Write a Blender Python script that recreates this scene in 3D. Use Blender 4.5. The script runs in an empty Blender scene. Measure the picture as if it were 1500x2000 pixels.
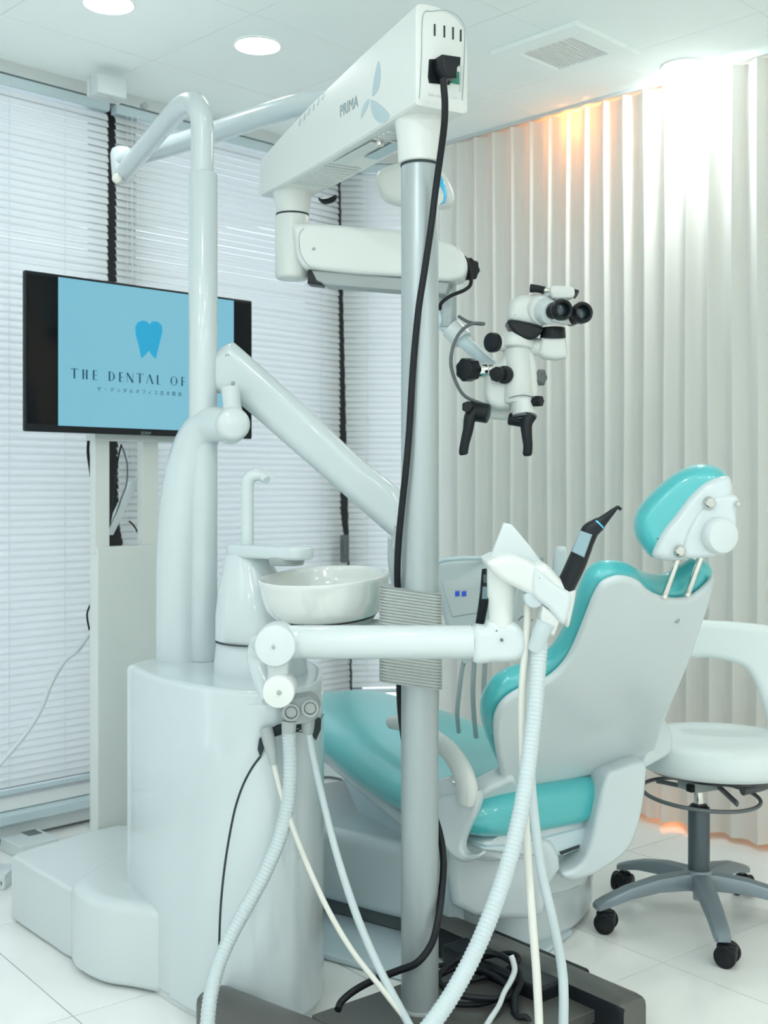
import bpy, bmesh, math, random, mathutils
import mathutils.geometry
import numpy as np
from mathutils import Vector, Matrix, Quaternion
random.seed(7)
V = Vector
C = bpy.context.scene.collection
SC = bpy.context.scene
# ------------------------------------------------------------------ camera, world, exposure
EYE, HOR, FX = 1.12, 950.0, 2274.0          # eye height, horizon row, focal length in photo pixels
HC = 2.457                                   # ceiling height
cd = bpy.data.cameras.new('camera'); cam = bpy.data.objects.new('camera', cd); C.objects.link(cam)
cam.location = (0, 0, EYE); cam.rotation_euler = (math.pi/2, 0, 0)
cd.sensor_fit = 'VERTICAL'; cd.sensor_height = 36; cd.sensor_width = 27
cd.lens = FX/2000*36; cd.shift_y = -0.025; cd.clip_start = 0.05
cd.dof.use_dof = True; cd.dof.focus_distance = 2.42; cd.dof.aperture_fstop = 5.0
SC.camera = cam
w = bpy.data.worlds.new('world'); SC.world = w; w.use_nodes = True
w.node_tree.nodes['Background'].inputs[0].default_value = (0.84, 0.92, 1.0, 1)
w.node_tree.nodes['Background'].inputs[1].default_value = 2.1
SC.view_settings.view_transform = 'Standard'; SC.view_settings.look = 'None'
SC.view_settings.gamma = 1; SC.view_settings.exposure = 0.32; SC.view_settings.use_curve_mapping = False
LAMP_COL = (0.955, 1.0, 1.0)
LAMP_W = 4.0
SC.cycles.diffuse_bounces = 10; SC.cycles.max_bounces = 14; SC.cycles.sample_clamp_indirect = 6.0
# room axes: LU runs along the window wall (away), LV along the curtain wall (away)
LU = V((0.712, 0.702, 0)); LV = V((-0.702, 0.712, 0)); Z = V((0, 0, 1))
PA = V((-1.204, 3.65, 0))                    # foot of the blind plane at the left picture edge
PB = V((0.830, 3.925, 0))                    # a point of the curtain line
def lamp(name, loc, size, power, col=LAMP_COL, spread=math.pi, rot=(0, 0, 0), shape='DISK', sy=None):
    l = bpy.data.lights.new(name, 'AREA'); l.shape = shape; l.size = size; l.energy = power; l.color = col
    if sy: l.size_y = sy
    l.spread = spread
    o = bpy.data.objects.new(name, l); o.location = loc; o.rotation_euler = rot; C.objects.link(o); return o
# ------------------------------------------------------------------ helpers
def U(px, py, d): return V(((px-750)/FX*d, d, EYE+(HOR-py)/FX*d))
def Uz(px, py, z):
    d = (EYE-z)*FX/(py-HOR); return V(((px-750)/FX*d, d, z))
def Up(px, py, O, N):
    r = V(((px-750)/FX, 1, (HOR-py)/FX)); c = V((0, 0, EYE))
    return c + r*((O-c).dot(N)/r.dot(N))
def mat(name, col, rough=0.4, metal=0.0, coat=0.0, spec=0.5, noise=None, bump=0.0, bscale=200, trans=0, emit=None, sss=0):
    m = bpy.data.materials.new(name); m.use_nodes = True; nt = m.node_tree; b = nt.nodes['Principled BSDF']
    b.inputs['Base Color'].default_value = (*col, 1); b.inputs['Roughness'].default_value = rough
    b.inputs['Metallic'].default_value = metal; b.inputs['Coat Weight'].default_value = coat
    b.inputs['Specular IOR Level'].default_value = spec; b.inputs['Coat Roughness'].default_value = 0.06
    if trans: b.inputs['Transmission Weight'].default_value = trans
    if emit:
        b.inputs['Emission Color'].default_value = (*emit[0], 1); b.inputs['Emission Strength'].default_value = emit[1]
    tc = nt.nodes.new('ShaderNodeTexCoord')
    n = nt.nodes.new('ShaderNodeTexNoise'); n.inputs['Scale'].default_value = (noise[0] if noise else 6)
    n.inputs['Detail'].default_value = 4
    nt.links.new(tc.outputs['Object'], n.inputs['Vector'])
    amt = noise[1] if noise else 0.012
    mx = nt.nodes.new('ShaderNodeMix'); mx.data_type = 'RGBA'
    mx.inputs['A'].default_value = (*[max(0, c*(1-amt)) for c in col], 1)
    mx.inputs['B'].default_value = (*[min(1, c*(1+amt)) for c in col], 1)
    nt.links.new(n.outputs['Fac'], mx.inputs['Factor']); nt.links.new(mx.outputs['Result'], b.inputs['Base Color'])
    if bump:
        n2 = nt.nodes.new('ShaderNodeTexNoise'); n2.inputs['Scale'].default_value = bscale
        nt.links.new(tc.outputs['Object'], n2.inputs['Vector'])
        bp = nt.nodes.new('ShaderNodeBump'); bp.inputs['Strength'].default_value = bump; bp.inputs['Distance'].default_value = 0.002
        nt.links.new(n2.outputs['Fac'], bp.inputs['Height']); nt.links.new(bp.outputs['Normal'], b.inputs['Normal'])
    return m
def translucent(name, col, share, rough=0.6, bump=0.0):
    m = mat(name, col, rough, bump=bump, bscale=900); nt = m.node_tree; b = nt.nodes['Principled BSDF']
    out = nt.nodes['Material Output']; t = nt.nodes.new('ShaderNodeBsdfTranslucent'); t.inputs[0].default_value = (*col, 1)
    ms = nt.nodes.new('ShaderNodeMixShader'); ms.inputs[0].default_value = share
    nt.links.new(b.outputs[0], ms.inputs[1]); nt.links.new(t.outputs[0], ms.inputs[2]); nt.links.new(ms.outputs[0], out.inputs[0])
    return m
M = {}
M['shell'] = mat('glossy_white_shell', (0.58, 0.65, 0.67), 0.22, coat=0.5)
M['arm'] = mat('pale_white_enamel', (0.61, 0.67, 0.68), 0.28, coat=0.3)
M['scope'] = mat('warm_white_paint', (0.68, 0.71, 0.69), 0.35, coat=0.15)
M['bowl'] = mat('white_ceramic', (0.72, 0.75, 0.73), 0.10, coat=1.0)
M['cream'] = mat('cream_rubber', (0.68, 0.68, 0.63), 0.45)
M['hose'] = mat('pale_grey_hose', (0.52, 0.595, 0.62), 0.4)
M['greyhose'] = mat('mid_grey_hose', (0.40, 0.44, 0.44), 0.45)
M['alu'] = mat('satin_aluminium_paint', (0.40, 0.455, 0.47), 0.38, metal=0.35, bump=0.03, bscale=700)
M['wrap'] = mat('grey_ribbed_rubber', (0.40, 0.43, 0.42), 0.55)
M['grey'] = mat('grey_plastic', (0.33, 0.37, 0.37), 0.45)
M['dgrey'] = mat('dark_grey_plastic', (0.11, 0.13, 0.135), 0.4)
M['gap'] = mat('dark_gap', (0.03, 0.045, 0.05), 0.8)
M['black'] = mat('black_plastic', (0.008, 0.011, 0.014), 0.36, spec=0.3)
M['tvblack'] = mat('black_screen_glass', (0.004, 0.006, 0.008), 0.12, spec=0.22)
M['rubber'] = mat('black_rubber', (0.006, 0.008, 0.011), 0.45, spec=0.3)
M['chrome'] = mat('chrome', (0.75, 0.74, 0.70), 0.12, metal=1.0)
M['teal'] = mat('teal_vinyl', (0.045, 0.445, 0.47), 0.34, coat=0.5, spec=0.9, bump=0.06, bscale=500)
_b = M['teal'].node_tree.nodes['Principled BSDF']; _b.inputs['Sheen Weight'].default_value = 0.38; _b.inputs['Sheen Roughness'].default_value = 0.45; _b.inputs['Sheen Tint'].default_value = (0.75, 1, 1, 1)
M['vinyl'] = mat('white_vinyl', (0.72, 0.78, 0.78), 0.42, bump=0.05, bscale=500)
M['base'] = mat('dark_bronze_grey_metal', (0.12, 0.12, 0.112), 0.30, metal=0.4)
M['stool'] = mat('blue_grey_metal', (0.23, 0.28, 0.31), 0.38, metal=0.3)
M['stoolcol'] = mat('dark_steel_column', (0.10, 0.125, 0.145), 0.38, metal=0.4)
M['ceil'] = mat('white_ceiling_board', (0.90, 0.95, 0.94), 0.9, noise=(3, 0.02), bump=0.2, bscale=260)
M['wall'] = mat('white_wall_paint', (0.88, 0.89, 0.88), 0.8, bump=0.05)
M['trim'] = mat('grey_white_trim', (0.62, 0.66, 0.66), 0.6)
M['blue'] = mat('pale_blue_metal', (0.55, 0.66, 0.70), 0.4)
M['floor'] = mat('pale_polished_floor_tile', (0.86, 0.87, 0.85), 0.16, noise=(5, 0.07))
M['seam'] = mat('pale_board_joint', (0.50, 0.55, 0.55), 0.9)
M['grout'] = mat('grey_grout', (0.52, 0.54, 0.54), 0.9)
M['slat'] = translucent('white_blind_slat', (0.85, 0.885, 0.895), 0.45, 0.5)
M['curtain'] = translucent('white_pleated_curtain', (0.80, 0.815, 0.785), 0.22, 0.55)
M['cord'] = translucent('white_cord', (0.8, 0.83, 0.85), 0.4)
M['frame'] = mat('dark_bronze_window_frame', (0.022, 0.02, 0.02), 0.5)
M['glass'] = mat('window_glass', (0.95, 0.98, 1.0), 0.03, trans=1.0)
M['labelc'] = mat('blue_grey_label', (0.24, 0.35, 0.40), 0.5)
M['ink'] = mat('grey_print', (0.27, 0.36, 0.39), 0.6)
M['petal'] = mat('pale_blue_print', (0.42, 0.54, 0.58), 0.5)
M['led'] = mat('lamp_diffuser', (1, 1, 1), 0.5, emit=((0.95, 1.0, 1.0), 5.0))
M['screen'] = mat('lit_screen_blue', (0.02, 0.02, 0.02), 0.25, emit=((0.205, 0.55, 0.705), 0.70))
M['tooth'] = mat('lit_tooth_blue', (0.01, 0.01, 0.01), 0.25, emit=((0.0, 0.40, 0.70), 0.72))
M['text'] = mat('screen_dark_text', (0.0, 0.03, 0.06), 0.4, emit=((0.0, 0.05, 0.09), 0.6))
M['digit'] = mat('blue_digits', (0.02, 0.08, 0.5), 0.4, emit=((0.03, 0.10, 0.45), 0.25))
M['green'] = mat('green_rocker_switch', (0.01, 0.12, 0.08), 0.3, emit=((0.02, 0.25, 0.17), 0.25))
M['lens'] = mat('blue_lamp_reflector', (0.10, 0.50, 0.80), 0.12, metal=0.3)
M['optic'] = mat('coated_optic', (0.02, 0.05, 0.06), 0.05, coat=1.0)
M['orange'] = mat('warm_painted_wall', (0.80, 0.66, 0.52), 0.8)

def thing(name, label, cat, loc=(0, 0, 0), group=None):
    o = bpy.data.objects.new(name, None); C.objects.link(o); o.location = loc; o.empty_display_size = 0.1
    o['label'] = label; o['category'] = cat
    if group: o['group'] = group
    return o
def org(p):
    v = V((0, 0, 0))
    while p is not None: v = v + p.location; p = p.parent
    return v
def link(name, me, m, parent=None, loc=(0, 0, 0), kind=None, label=None):
    o = bpy.data.objects.new(name, me); C.objects.link(o); o.parent = parent; o.location = loc
    if m is not None and len(me.materials) == 0: me.materials.append(m)
    if kind: o['kind'] = kind
    if label: o['label'] = label
    return o
def fin(name, bm, m, parent=None, smooth=True, angle=42, kind=None, label=None, recalc=True):
    if recalc: bmesh.ops.recalc_face_normals(bm, faces=bm.faces)
    o0 = org(parent)
    if o0.length > 0: bmesh.ops.translate(bm, verts=bm.verts, vec=-o0)
    me = bpy.data.meshes.new(name); bm.to_mesh(me); bm.free()
    if smooth:
        for p in me.polygons: p.use_smooth = True
        me.set_sharp_from_angle(angle=math.radians(angle))
    return link(name, me, m, parent, kind=kind, label=label)
def struct(o): o['kind'] = 'structure'; return o
def cr(pts, n=6, closed=True):
    """Catmull-Rom through pts (Vectors or tuples)"""
    P = [V(p) for p in pts]; out = []; L = len(P)
    rng = range(L) if closed else range(L-1)
    for i in rng:
        if closed: p0, p1, p2, p3 = P[i-1], P[i], P[(i+1) % L], P[(i+2) % L]
        else: p0, p1, p2, p3 = P[max(i-1, 0)], P[i], P[i+1], P[min(i+2, L-1)]
        for k in range(n):
            t = k/n
            out.append(0.5*((2*p1)+(p2-p0)*t+(2*p0-5*p1+4*p2-p3)*t*t+(3*p1-p0-3*p2+p3)*t**3))
    if not closed: out.append(P[-1].copy())
    return out
def axes(N):
    N = N.normalized(); a = Z if abs(N.z) < 0.9 else V((0, 1, 0))
    X = a.cross(N).normalized(); return X, N.cross(X).normalized(), N
def add_slab(bm, pts, N, a, b, ri=0.004, rz=None, segs=4, dome=0.0):
    """solid from a closed outline pts (3D, on a plane with normal N): a outwards along N, b behind; rounded rims"""
    rz = ri if rz is None else rz; X, Y, N = axes(N); O = pts[0]
    q = [((p-O).dot(X), (p-O).dot(Y)) for p in pts]; n = len(q)
    ar = sum(q[i][0]*q[(i+1) % n][1]-q[(i+1) % n][0]*q[i][1] for i in range(n))
    if ar < 0: q = q[::-1]
    Q = np.array(q); A = Q; B = np.roll(Q, -1, axis=0); E = B-A; EL = np.maximum((E**2).sum(1), 1e-16)
    def inset(ins):
        if ins <= 1e-9: return Q.copy()
        e2 = E/np.sqrt(EL)[:, None]; e1 = np.roll(e2, 1, axis=0)
        n1 = np.stack([-e1[:, 1], e1[:, 0]], 1); n2 = np.stack([-e2[:, 1], e2[:, 0]], 1); sN = n1+n2
        sN /= np.maximum(np.linalg.norm(sN, axis=1), 1e-6)[:, None]
        R = Q+sN*(ins/np.maximum(0.6, (sN*n1).sum(1)))[:, None]
        for _ in range(10):                       # push every point to the wanted distance from the outline
            D = R[:, None, :]-A[None]; t = np.clip((D*E[None]).sum(2)/EL[None], 0, 1)
            W = D-t[..., None]*E[None]; d2 = (W**2).sum(2); k = d2.argmin(1); dd = np.sqrt(d2[np.arange(n), k])
            w_ = W[np.arange(n), k]; nrm = np.stack([-E[k, 1], E[k, 0]], 1)/np.sqrt(EL[k])[:, None]
            inside = (w_*nrm).sum(1) >= -1e-9
            dirn = np.where(inside[:, None], w_/np.maximum(dd, 1e-9)[:, None], nrm)
            push = np.where(inside, ins-dd, ins+dd); push = np.where((dd >= ins*0.995) & inside, 0, push)
            R = R+dirn*push[:, None]*0.8
            if np.abs(push).max() < ins*0.01: break
        return R
    rings = []
    for k in range(segs+1):
        t = k/segs*math.pi/2; rings.append((ri*(1-math.sin(t)), -b+rz*(1-math.cos(t))))
    for k in range(segs+1):
        t = k/segs*math.pi/2; rings.append((ri*(1-math.cos(t)), a-rz*(1-math.sin(t))))
    if ri > 0: rings = [(ri*1.12, -b)]+rings+[(ri*1.12, a)]
    vs = []; memo = {}
    for ins, z in rings:
        key = round(ins, 7)
        if key not in memo: memo[key] = inset(ins)
        R = memo[key]
        vs.append([bm.verts.new(O+X*float(R[i, 0])+Y*float(R[i, 1])+N*z) for i in range(n)])
    for r in range(len(vs)-1):
        for i in range(n):
            j = (i+1) % n; bm.faces.new((vs[r][i], vs[r][j], vs[r+1][j], vs[r+1][i]))
    for ring, key, z, sg in ((vs[0], round(rings[0][0], 7), rings[0][1], -1), (vs[-1], round(rings[-1][0], 7), rings[-1][1], 1)):
        if n <= 8: bm.faces.new(ring if sg > 0 else ring[::-1]); continue
        R = memo[key]; ov, oe, of, orv, _, _ = mathutils.geometry.delaunay_2d_cdt([V((float(x), float(y))) for x, y in R], [], [list(range(n))], 1, 1e-7)
        vv = []
        for co, src in zip(ov, orv):
            vv.append(ring[src[0]] if src else bm.verts.new(O+X*co.x+Y*co.y+N*z))
        for f in of:
            if len(set(f)) > 2:
                ff = [vv[i] for i in f]
                try: bm.faces.new(ff if sg > 0 else ff[::-1])
                except ValueError: pass
def slab(name, pts, N, a, b, m, parent=None, ri=0.004, rz=None, segs=4, **k):
    bm = bmesh.new(); add_slab(bm, pts, N, a, b, ri, rz, segs)
    return fin(name, bm, m, parent, **k)
def pxslab(name, px, O, N, a, b, m, parent=None, ri=0.004, rz=None, sm=0, **k):
    pts = [Up(x, y, O, N) for x, y in px]
    if sm: pts = cr(pts, sm)
    return slab(name, pts, N, a, b, m, parent, ri, rz, **k)
def add_box(bm, c, ax, dims, r=0.0):
    X, Y, N = ax; c = V(c); hx, hy, hz = dims[0]/2, dims[1]/2, dims[2]/2
    if r <= 0:
        v = [bm.verts.new(c+X*sx*hx+Y*sy*hy+N*sz*hz) for sz in (-1, 1) for sx, sy in ((-1, -1), (1, -1), (1, 1), (-1, 1))]
        for f in ((3, 2, 1, 0), (4, 5, 6, 7), (0, 1, 5, 4), (1, 2, 6, 5), (2, 3, 7, 6), (3, 0, 4, 7)): bm.faces.new([v[i] for i in f])
        return
    rr = min(r*1.0, hx*0.95, hy*0.95); pts = []
    for cx, cy, a0 in ((hx-rr, hy-rr, 0), (-hx+rr, hy-rr, 90), (-hx+rr, -hy+rr, 180), (hx-rr, -hy+rr, 270)):
        for k in range(5):
            t = math.radians(a0+k*22.5); pts.append(c+X*(cx+rr*math.cos(t))+Y*(cy+rr*math.sin(t)))
    add_slab(bm, pts, N, hz, hz, min(r, hz*0.9)*0.7, segs=3)
def box(name, c, ax, dims, m, parent=None, r=0.0, **k):
    bm = bmesh.new(); add_box(bm, c, ax, dims, r); return fin(name, bm, m, parent, smooth=r > 0, **k)
WORLD = (V((1, 0, 0)), V((0, 1, 0)), Z)
LEFT = (LU, Z, V((0.702, -0.712, 0)))        # normal into the room
RIGHT = (LV, Z, V((-0.712, -0.702, 0)))
def add_tube(bm, path, rad, segs=14, caps=True, smooth=0, flat=1.0, up=None):
    """tube along path; rad a number or list; flat squashes across the second axis"""
    P = [V(p) for p in path]
    if not isinstance(rad, (list, tuple)): rad = [rad]*len(P)
    if smooth:
        L = len(P); R = []
        for i in range(L-1):
            for k in range(smooth): R.append(rad[i]+(rad[i+1]-rad[i])*k/smooth)
        R.append(rad[-1]); P = cr(P, smooth, closed=False); rad = R
    T = [(P[min(i+1, len(P)-1)]-P[max(i-1, 0)]).normalized() for i in range(len(P))]
    u = up if up is not None else (Z if abs(T[0].z) < 0.9 else V((1, 0, 0)))
    n = (u-T[0]*u.dot(T[0])).normalized(); rings = []
    for i, p in enumerate(P):
        n = (n-T[i]*n.dot(T[i])); n.normalize(); b = T[i].cross(n)
        rings.append([bm.verts.new(p+(n*math.cos(2*math.pi*k/segs)+b*flat*math.sin(2*math.pi*k/segs))*rad[i]) for k in range(segs)])
    for i in range(len(rings)-1):
        for k in range(segs):
            j = (k+1) % segs; bm.faces.new((rings[i][k], rings[i][j], rings[i+1][j], rings[i+1][k]))
    if caps: bm.faces.new(rings[0][::-1]); bm.faces.new(rings[-1])
def tube(name, path, rad, m, parent=None, segs=14, smooth=0, caps=True, flat=1.0, up=None, **k):
    bm = bmesh.new(); add_tube(bm, path, rad, segs, caps, smooth, flat, up); return fin(name, bm, m, parent, **k)
def ptube(name, pts, rad, m, parent=None, **k):
    """path given as photo pixels with depth (px, py, d)"""
    return tube(name, [p if isinstance(p, Vector) else U(*p) for p in pts], rad, m, parent, **k)
def ribbed(name, pts, rad, m, parent=None, pitch=0.0075, depth=0.10, segs=14, **kw):
    P = cr([p if isinstance(p, Vector) else U(*p) for p in pts], 14, closed=False); D = [0.0]
    for i in range(1, len(P)): D.append(D[-1]+(P[i]-P[i-1]).length)
    n = int(D[-1]/pitch)*4; Q = []; R = []; j = 0
    for i in range(n+1):
        s = D[-1]*i/n
        while j < len(D)-2 and D[j+1] < s: j += 1
        t = (s-D[j])/max(1e-9, D[j+1]-D[j]); Q.append(P[j].lerp(P[j+1], t))
        R.append(rad*(1-depth*(0.5-0.5*math.cos(2*math.pi*i/4))))
    return tube(name, Q, R, m, parent, segs=segs, angle=80, **kw)
def add_lathe(bm, prof, c, N, segs=32, sx=1.0, X0=None):
    X, Y, N = axes(N)
    if X0 is not None: X = (X0-N*X0.dot(N)).normalized(); Y = N.cross(X)
    c = V(c); rings = []
    for r, z in prof:
        if r < 1e-6: rings.append([bm.verts.new(c+N*z)])
        else: rings.append([bm.verts.new(c+N*z+X*r*sx*math.cos(2*math.pi*k/segs)+Y*r*math.sin(2*math.pi*k/segs)) for k in range(segs)])
    for i in range(len(rings)-1):
        A, B = rings[i], rings[i+1]
        for k in range(segs):
            j = (k+1) % segs
            if len(A) == 1 and len(B) == 1: continue
            if len(A) == 1: bm.faces.new((A[0], B[j], B[k]))
            elif len(B) == 1: bm.faces.new((A[k], A[j], B[0]))
            else: bm.faces.new((A[k], A[j], B[j], B[k]))
def lathe(name, prof, c, N, m, parent=None, segs=32, sx=1.0, X0=None, **k):
    bm = bmesh.new(); add_lathe(bm, prof, c, N, segs, sx, X0); return fin(name, bm, m, parent, **k)
def cyl(name, a, b, r, m, parent=None, r2=None, bev=0.003, segs=28, **k):
    a = V(a); b = V(b); L = (b-a).length; r2 = r if r2 is None else r2
    bev = min(bev, r*0.5, r2*0.5, L*0.4)
    pr = [(0, 0), (r-bev, 0), (r-bev*0.3, bev*0.3), (r, bev), (r2, L-bev), (r2-bev*0.3, L-bev*0.3), (r2-bev, L), (0, L)]
    return lathe(name, pr, a, b-a, m, parent, segs, **k)
def star(name, a, b, r, m, parent=None, lobes=7, dep=0.12, **k):
    """faceted hand knob"""
    a = V(a); b = V(b); N = (b-a).normalized(); X, Y, N = axes(N); pts = []
    for i in range(lobes*6):
        t = 2*math.pi*i/(lobes*6); rr = r*(1-dep*(0.5-0.5*math.cos(lobes*t))); pts.append(a+X*rr*math.cos(t)+Y*rr*math.sin(t))
    return slab(name, pts, N, (b-a).length, 0, m, parent, ri=r*0.22, segs=4, **k)
def text(name, s, loc, X, Y, h, m, parent=None, depth=0.0004, align='LEFT', sx=1.0, spacing=1.0):
    c = bpy.data.curves.new(name, 'FONT'); c.body = s; c.size = h; c.align_x = align; c.extrude = depth; c.resolution_u = 3
    c.space_character = spacing
    t = bpy.data.objects.new(name, c); C.objects.link(t)
    bpy.context.view_layer.update()
    me = bpy.data.meshes.new_from_object(t.evaluated_get(bpy.context.evaluated_depsgraph_get()))
    bpy.data.objects.remove(t); me.materials.clear(); N = X.cross(Y)
    mx = Matrix((X*sx, Y, N)).transposed().to_4x4(); mx.translation = V(loc)-org(parent); me.transform(mx)
    me.name = name
    return link(name, me, m, parent)
# ------------------------------------------------------------------ room
NL, NR = LEFT[2], RIGHT[2]
cornL = PA+LU*1.446; cornR = V((0.31, 4.72, 0))          # ends of the chamfered corner wall
NC = V((cornR-cornL).cross(Z)).normalized(); NC = NC if NC.y < 0 else -NC
LC = (cornR-cornL).normalized()
R0 = PB-NR*0.15                                            # wall line behind the curtain
fl = thing('floor', 'x', 'x'); del fl['label']; del fl['category']; fl['kind'] = 'structure'
bed = bmesh.new(); add_box(bed, (0.3, 2.2, -0.03), WORLD, (8.4, 7.8, 0.03)); fin('screed', bed, M['grout'], fl, smooth=False)
TU = V((0.78, 0.62, 0)).normalized(); TV = V((-0.62, 0.78, 0)).normalized(); T0 = V((-0.657, 2.461, 0)); TS = 0.6
tb = bmesh.new(); add_box(tb, (0, 0, -0.0075), WORLD, (TS-0.003, TS-0.003, 0.015), 0.0)
tme = bpy.data.meshes.new('floor_tile'); tb.to_mesh(tme); tb.free(); tme.materials.append(M['floor'])
rz = math.atan2(TU.y, TU.x)
def inroom(p, mg=0.0):
    return (p-PA).dot(NL) > -0.3-mg and (p-R0).dot(NR) > -0.05-mg and -2.6-mg < p.y < 4.9+mg and -3.2 < p.x < 4.0
for i in range(-9, 10):
    for j in range(-9, 10):
        c = T0+TU*(i+0.5)*TS+TV*(j+0.5)*TS
        if inroom(c, 0.2):
            o = link('tile', tme, None, fl, c); o.rotation_euler = (0, 0, rz)
ce = thing('ceiling', 'x', 'x', (0, 0, 0)); del ce['label']; del ce['category']; ce['kind'] = 'structure'
bm = bmesh.new(); add_box(bm, (0.3, 2.2, HC+0.035), WORLD, (8.4, 7.8, 0.03)); fin('backing', bm, M['seam'], ce, smooth=False)
CS = 0.506; CC = V((0.3458, 3.29, 0))
cb = bmesh.new(); add_box(cb, (0, 0, 0.008), WORLD, (CS-0.0022, CS-0.0022, 0.016), 0.0)
cme = bpy.data.meshes.new('ceiling_board'); cb.to_mesh(cme); cb.free(); cme.materials.append(M['ceil'])
rc = math.atan2(LU.y, LU.x)
for i in range(-12, 12):
    for j in range(-12, 12):
        c = CC+LU*(i+0.5)*CS+LV*(j+0.5)*CS
        if inroom(c, 0.45):
            o = link('panel', cme, None, ce, (c.x, c.y, HC)); o.rotation_euler = (0, 0, rc)
def wallbox(name, a, b, z0, z1, th, m, back, parent=None, r=0.0):
    """vertical slab from a to b (xy), its face on the line a-b, thickness along back"""
    L = (b-a).length; X = (b-a).normalized(); c = (a+b)/2+back*th/2; c = V((c.x, c.y, (z0+z1)/2))
    return box(name, c, (X, Z, back), (L, z1-z0, th), m, parent, r)
a0 = PA-LU*2.6
struct(wallbox('wall_left', a0-NL*0.12, cornL-NL*0.12, 0, 0.13, 0.1, M['wall'], -NL))
struct(wallbox('wall_near_left', a0-NL*0.12, a0-NL*0.12+V((2.2, -3.6, 0)), 0, HC+0.02, 0.1, M['wall'], V((-0.85, -0.52, 0)).normalized()))
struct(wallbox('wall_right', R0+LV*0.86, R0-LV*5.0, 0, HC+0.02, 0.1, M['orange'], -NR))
struct(wallbox('wall_back', V((-2.6, -2.4, 0)), V((4.6, -2.4, 0)), 0, HC+0.02, 0.1, M['wall'], V((0, -1, 0))))
struct(wallbox('wall_near_right', V((3.85, -2.4, 0)), V((3.85, 1.2, 0)), 0, HC+0.02, 0.1, M['wall'], V((1, 0, 0))))
# low sills and trims under the blinds
struct(wallbox('baseboard_left', a0+NL*0.0, cornL, 0.012, 0.058, 0.10, M['trim'], -NL, r=0.004))
struct(wallbox('trim_1', a0+NL*0.03, cornL+NL*0.03, 0.060, 0.092, 0.14, M['blue'], -NL, r=0.006))
struct(wallbox('trim_2', a0-NL*0.01, cornL-NL*0.01, 0.094, 0.135, 0.10, M['wall'], -NL, r=0.004))
struct(wallbox('trim_3', a0+NL*0.012, cornL+NL*0.012, 2.418, HC, 0.12, M['trim'], -NL))
struct(wallbox('trim_4', cornL, cornR, 2.418, HC, 0.10, M['trim'], -NC))
struct(wallbox('trim_5', cornL, cornR, 0.0, 0.13, 0.10, M['wall'], -NC))
# windows: dark frames with panes, behind the blinds
def window(name, a, b, N, z0, z1, latch=None):
    t = thing(name, 'x', 'x', (a.x, a.y, 0)); del t['label']; del t['category']; t['kind'] = 'structure'
    X = (b-a).normalized(); L = (b-a).length; off = -N*0.10
    ax = (X, Z, N)
    for s, wd in ((0.02, 0.11), (L-0.02, 0.11)):
        box('jamb', a+X*s+off+Z*(z0+z1)/2, ax, (wd, z1-z0, 0.07), M['frame'], t, 0.004)
    for zz in (z0+0.025, z1-0.025):
        box('rail', a+X*L/2+off+Z*zz, ax, (L-0.1, 0.05, 0.06), M['frame'], t, 0.004)
    box('pane', a+X*L/2+off-N*0.01+Z*(z0+z1)/2, ax, (L-0.09, z1-z0-0.09, 0.006), M['glass'], t)
    return t
bs1, bs2 = 0.405, 1.432
window('window_1', PA+LU*(bs1-2.6), PA+LU*(bs1+0.055), NL, 0.13, 2.44)
w2 = window('window_2', PA+LU*(bs1+0.056), PA+LU*1.446, NL, 0.13, 2.44)
window('window_3', cornL+LC*0.02, cornR, NC, 0.13, 2.44)
lp = U(673, 1072, 4.60)
bm = bmesh.new(); add_box(bm, lp, (LC, Z, NC), (0.035, 0.11, 0.02), 0.006); add_box(bm, lp+NC*0.018+Z*0.01, (LC, Z, NC), (0.014, 0.07, 0.02), 0.004)
fin('latch', bm, M['dgrey'], w2)
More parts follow.
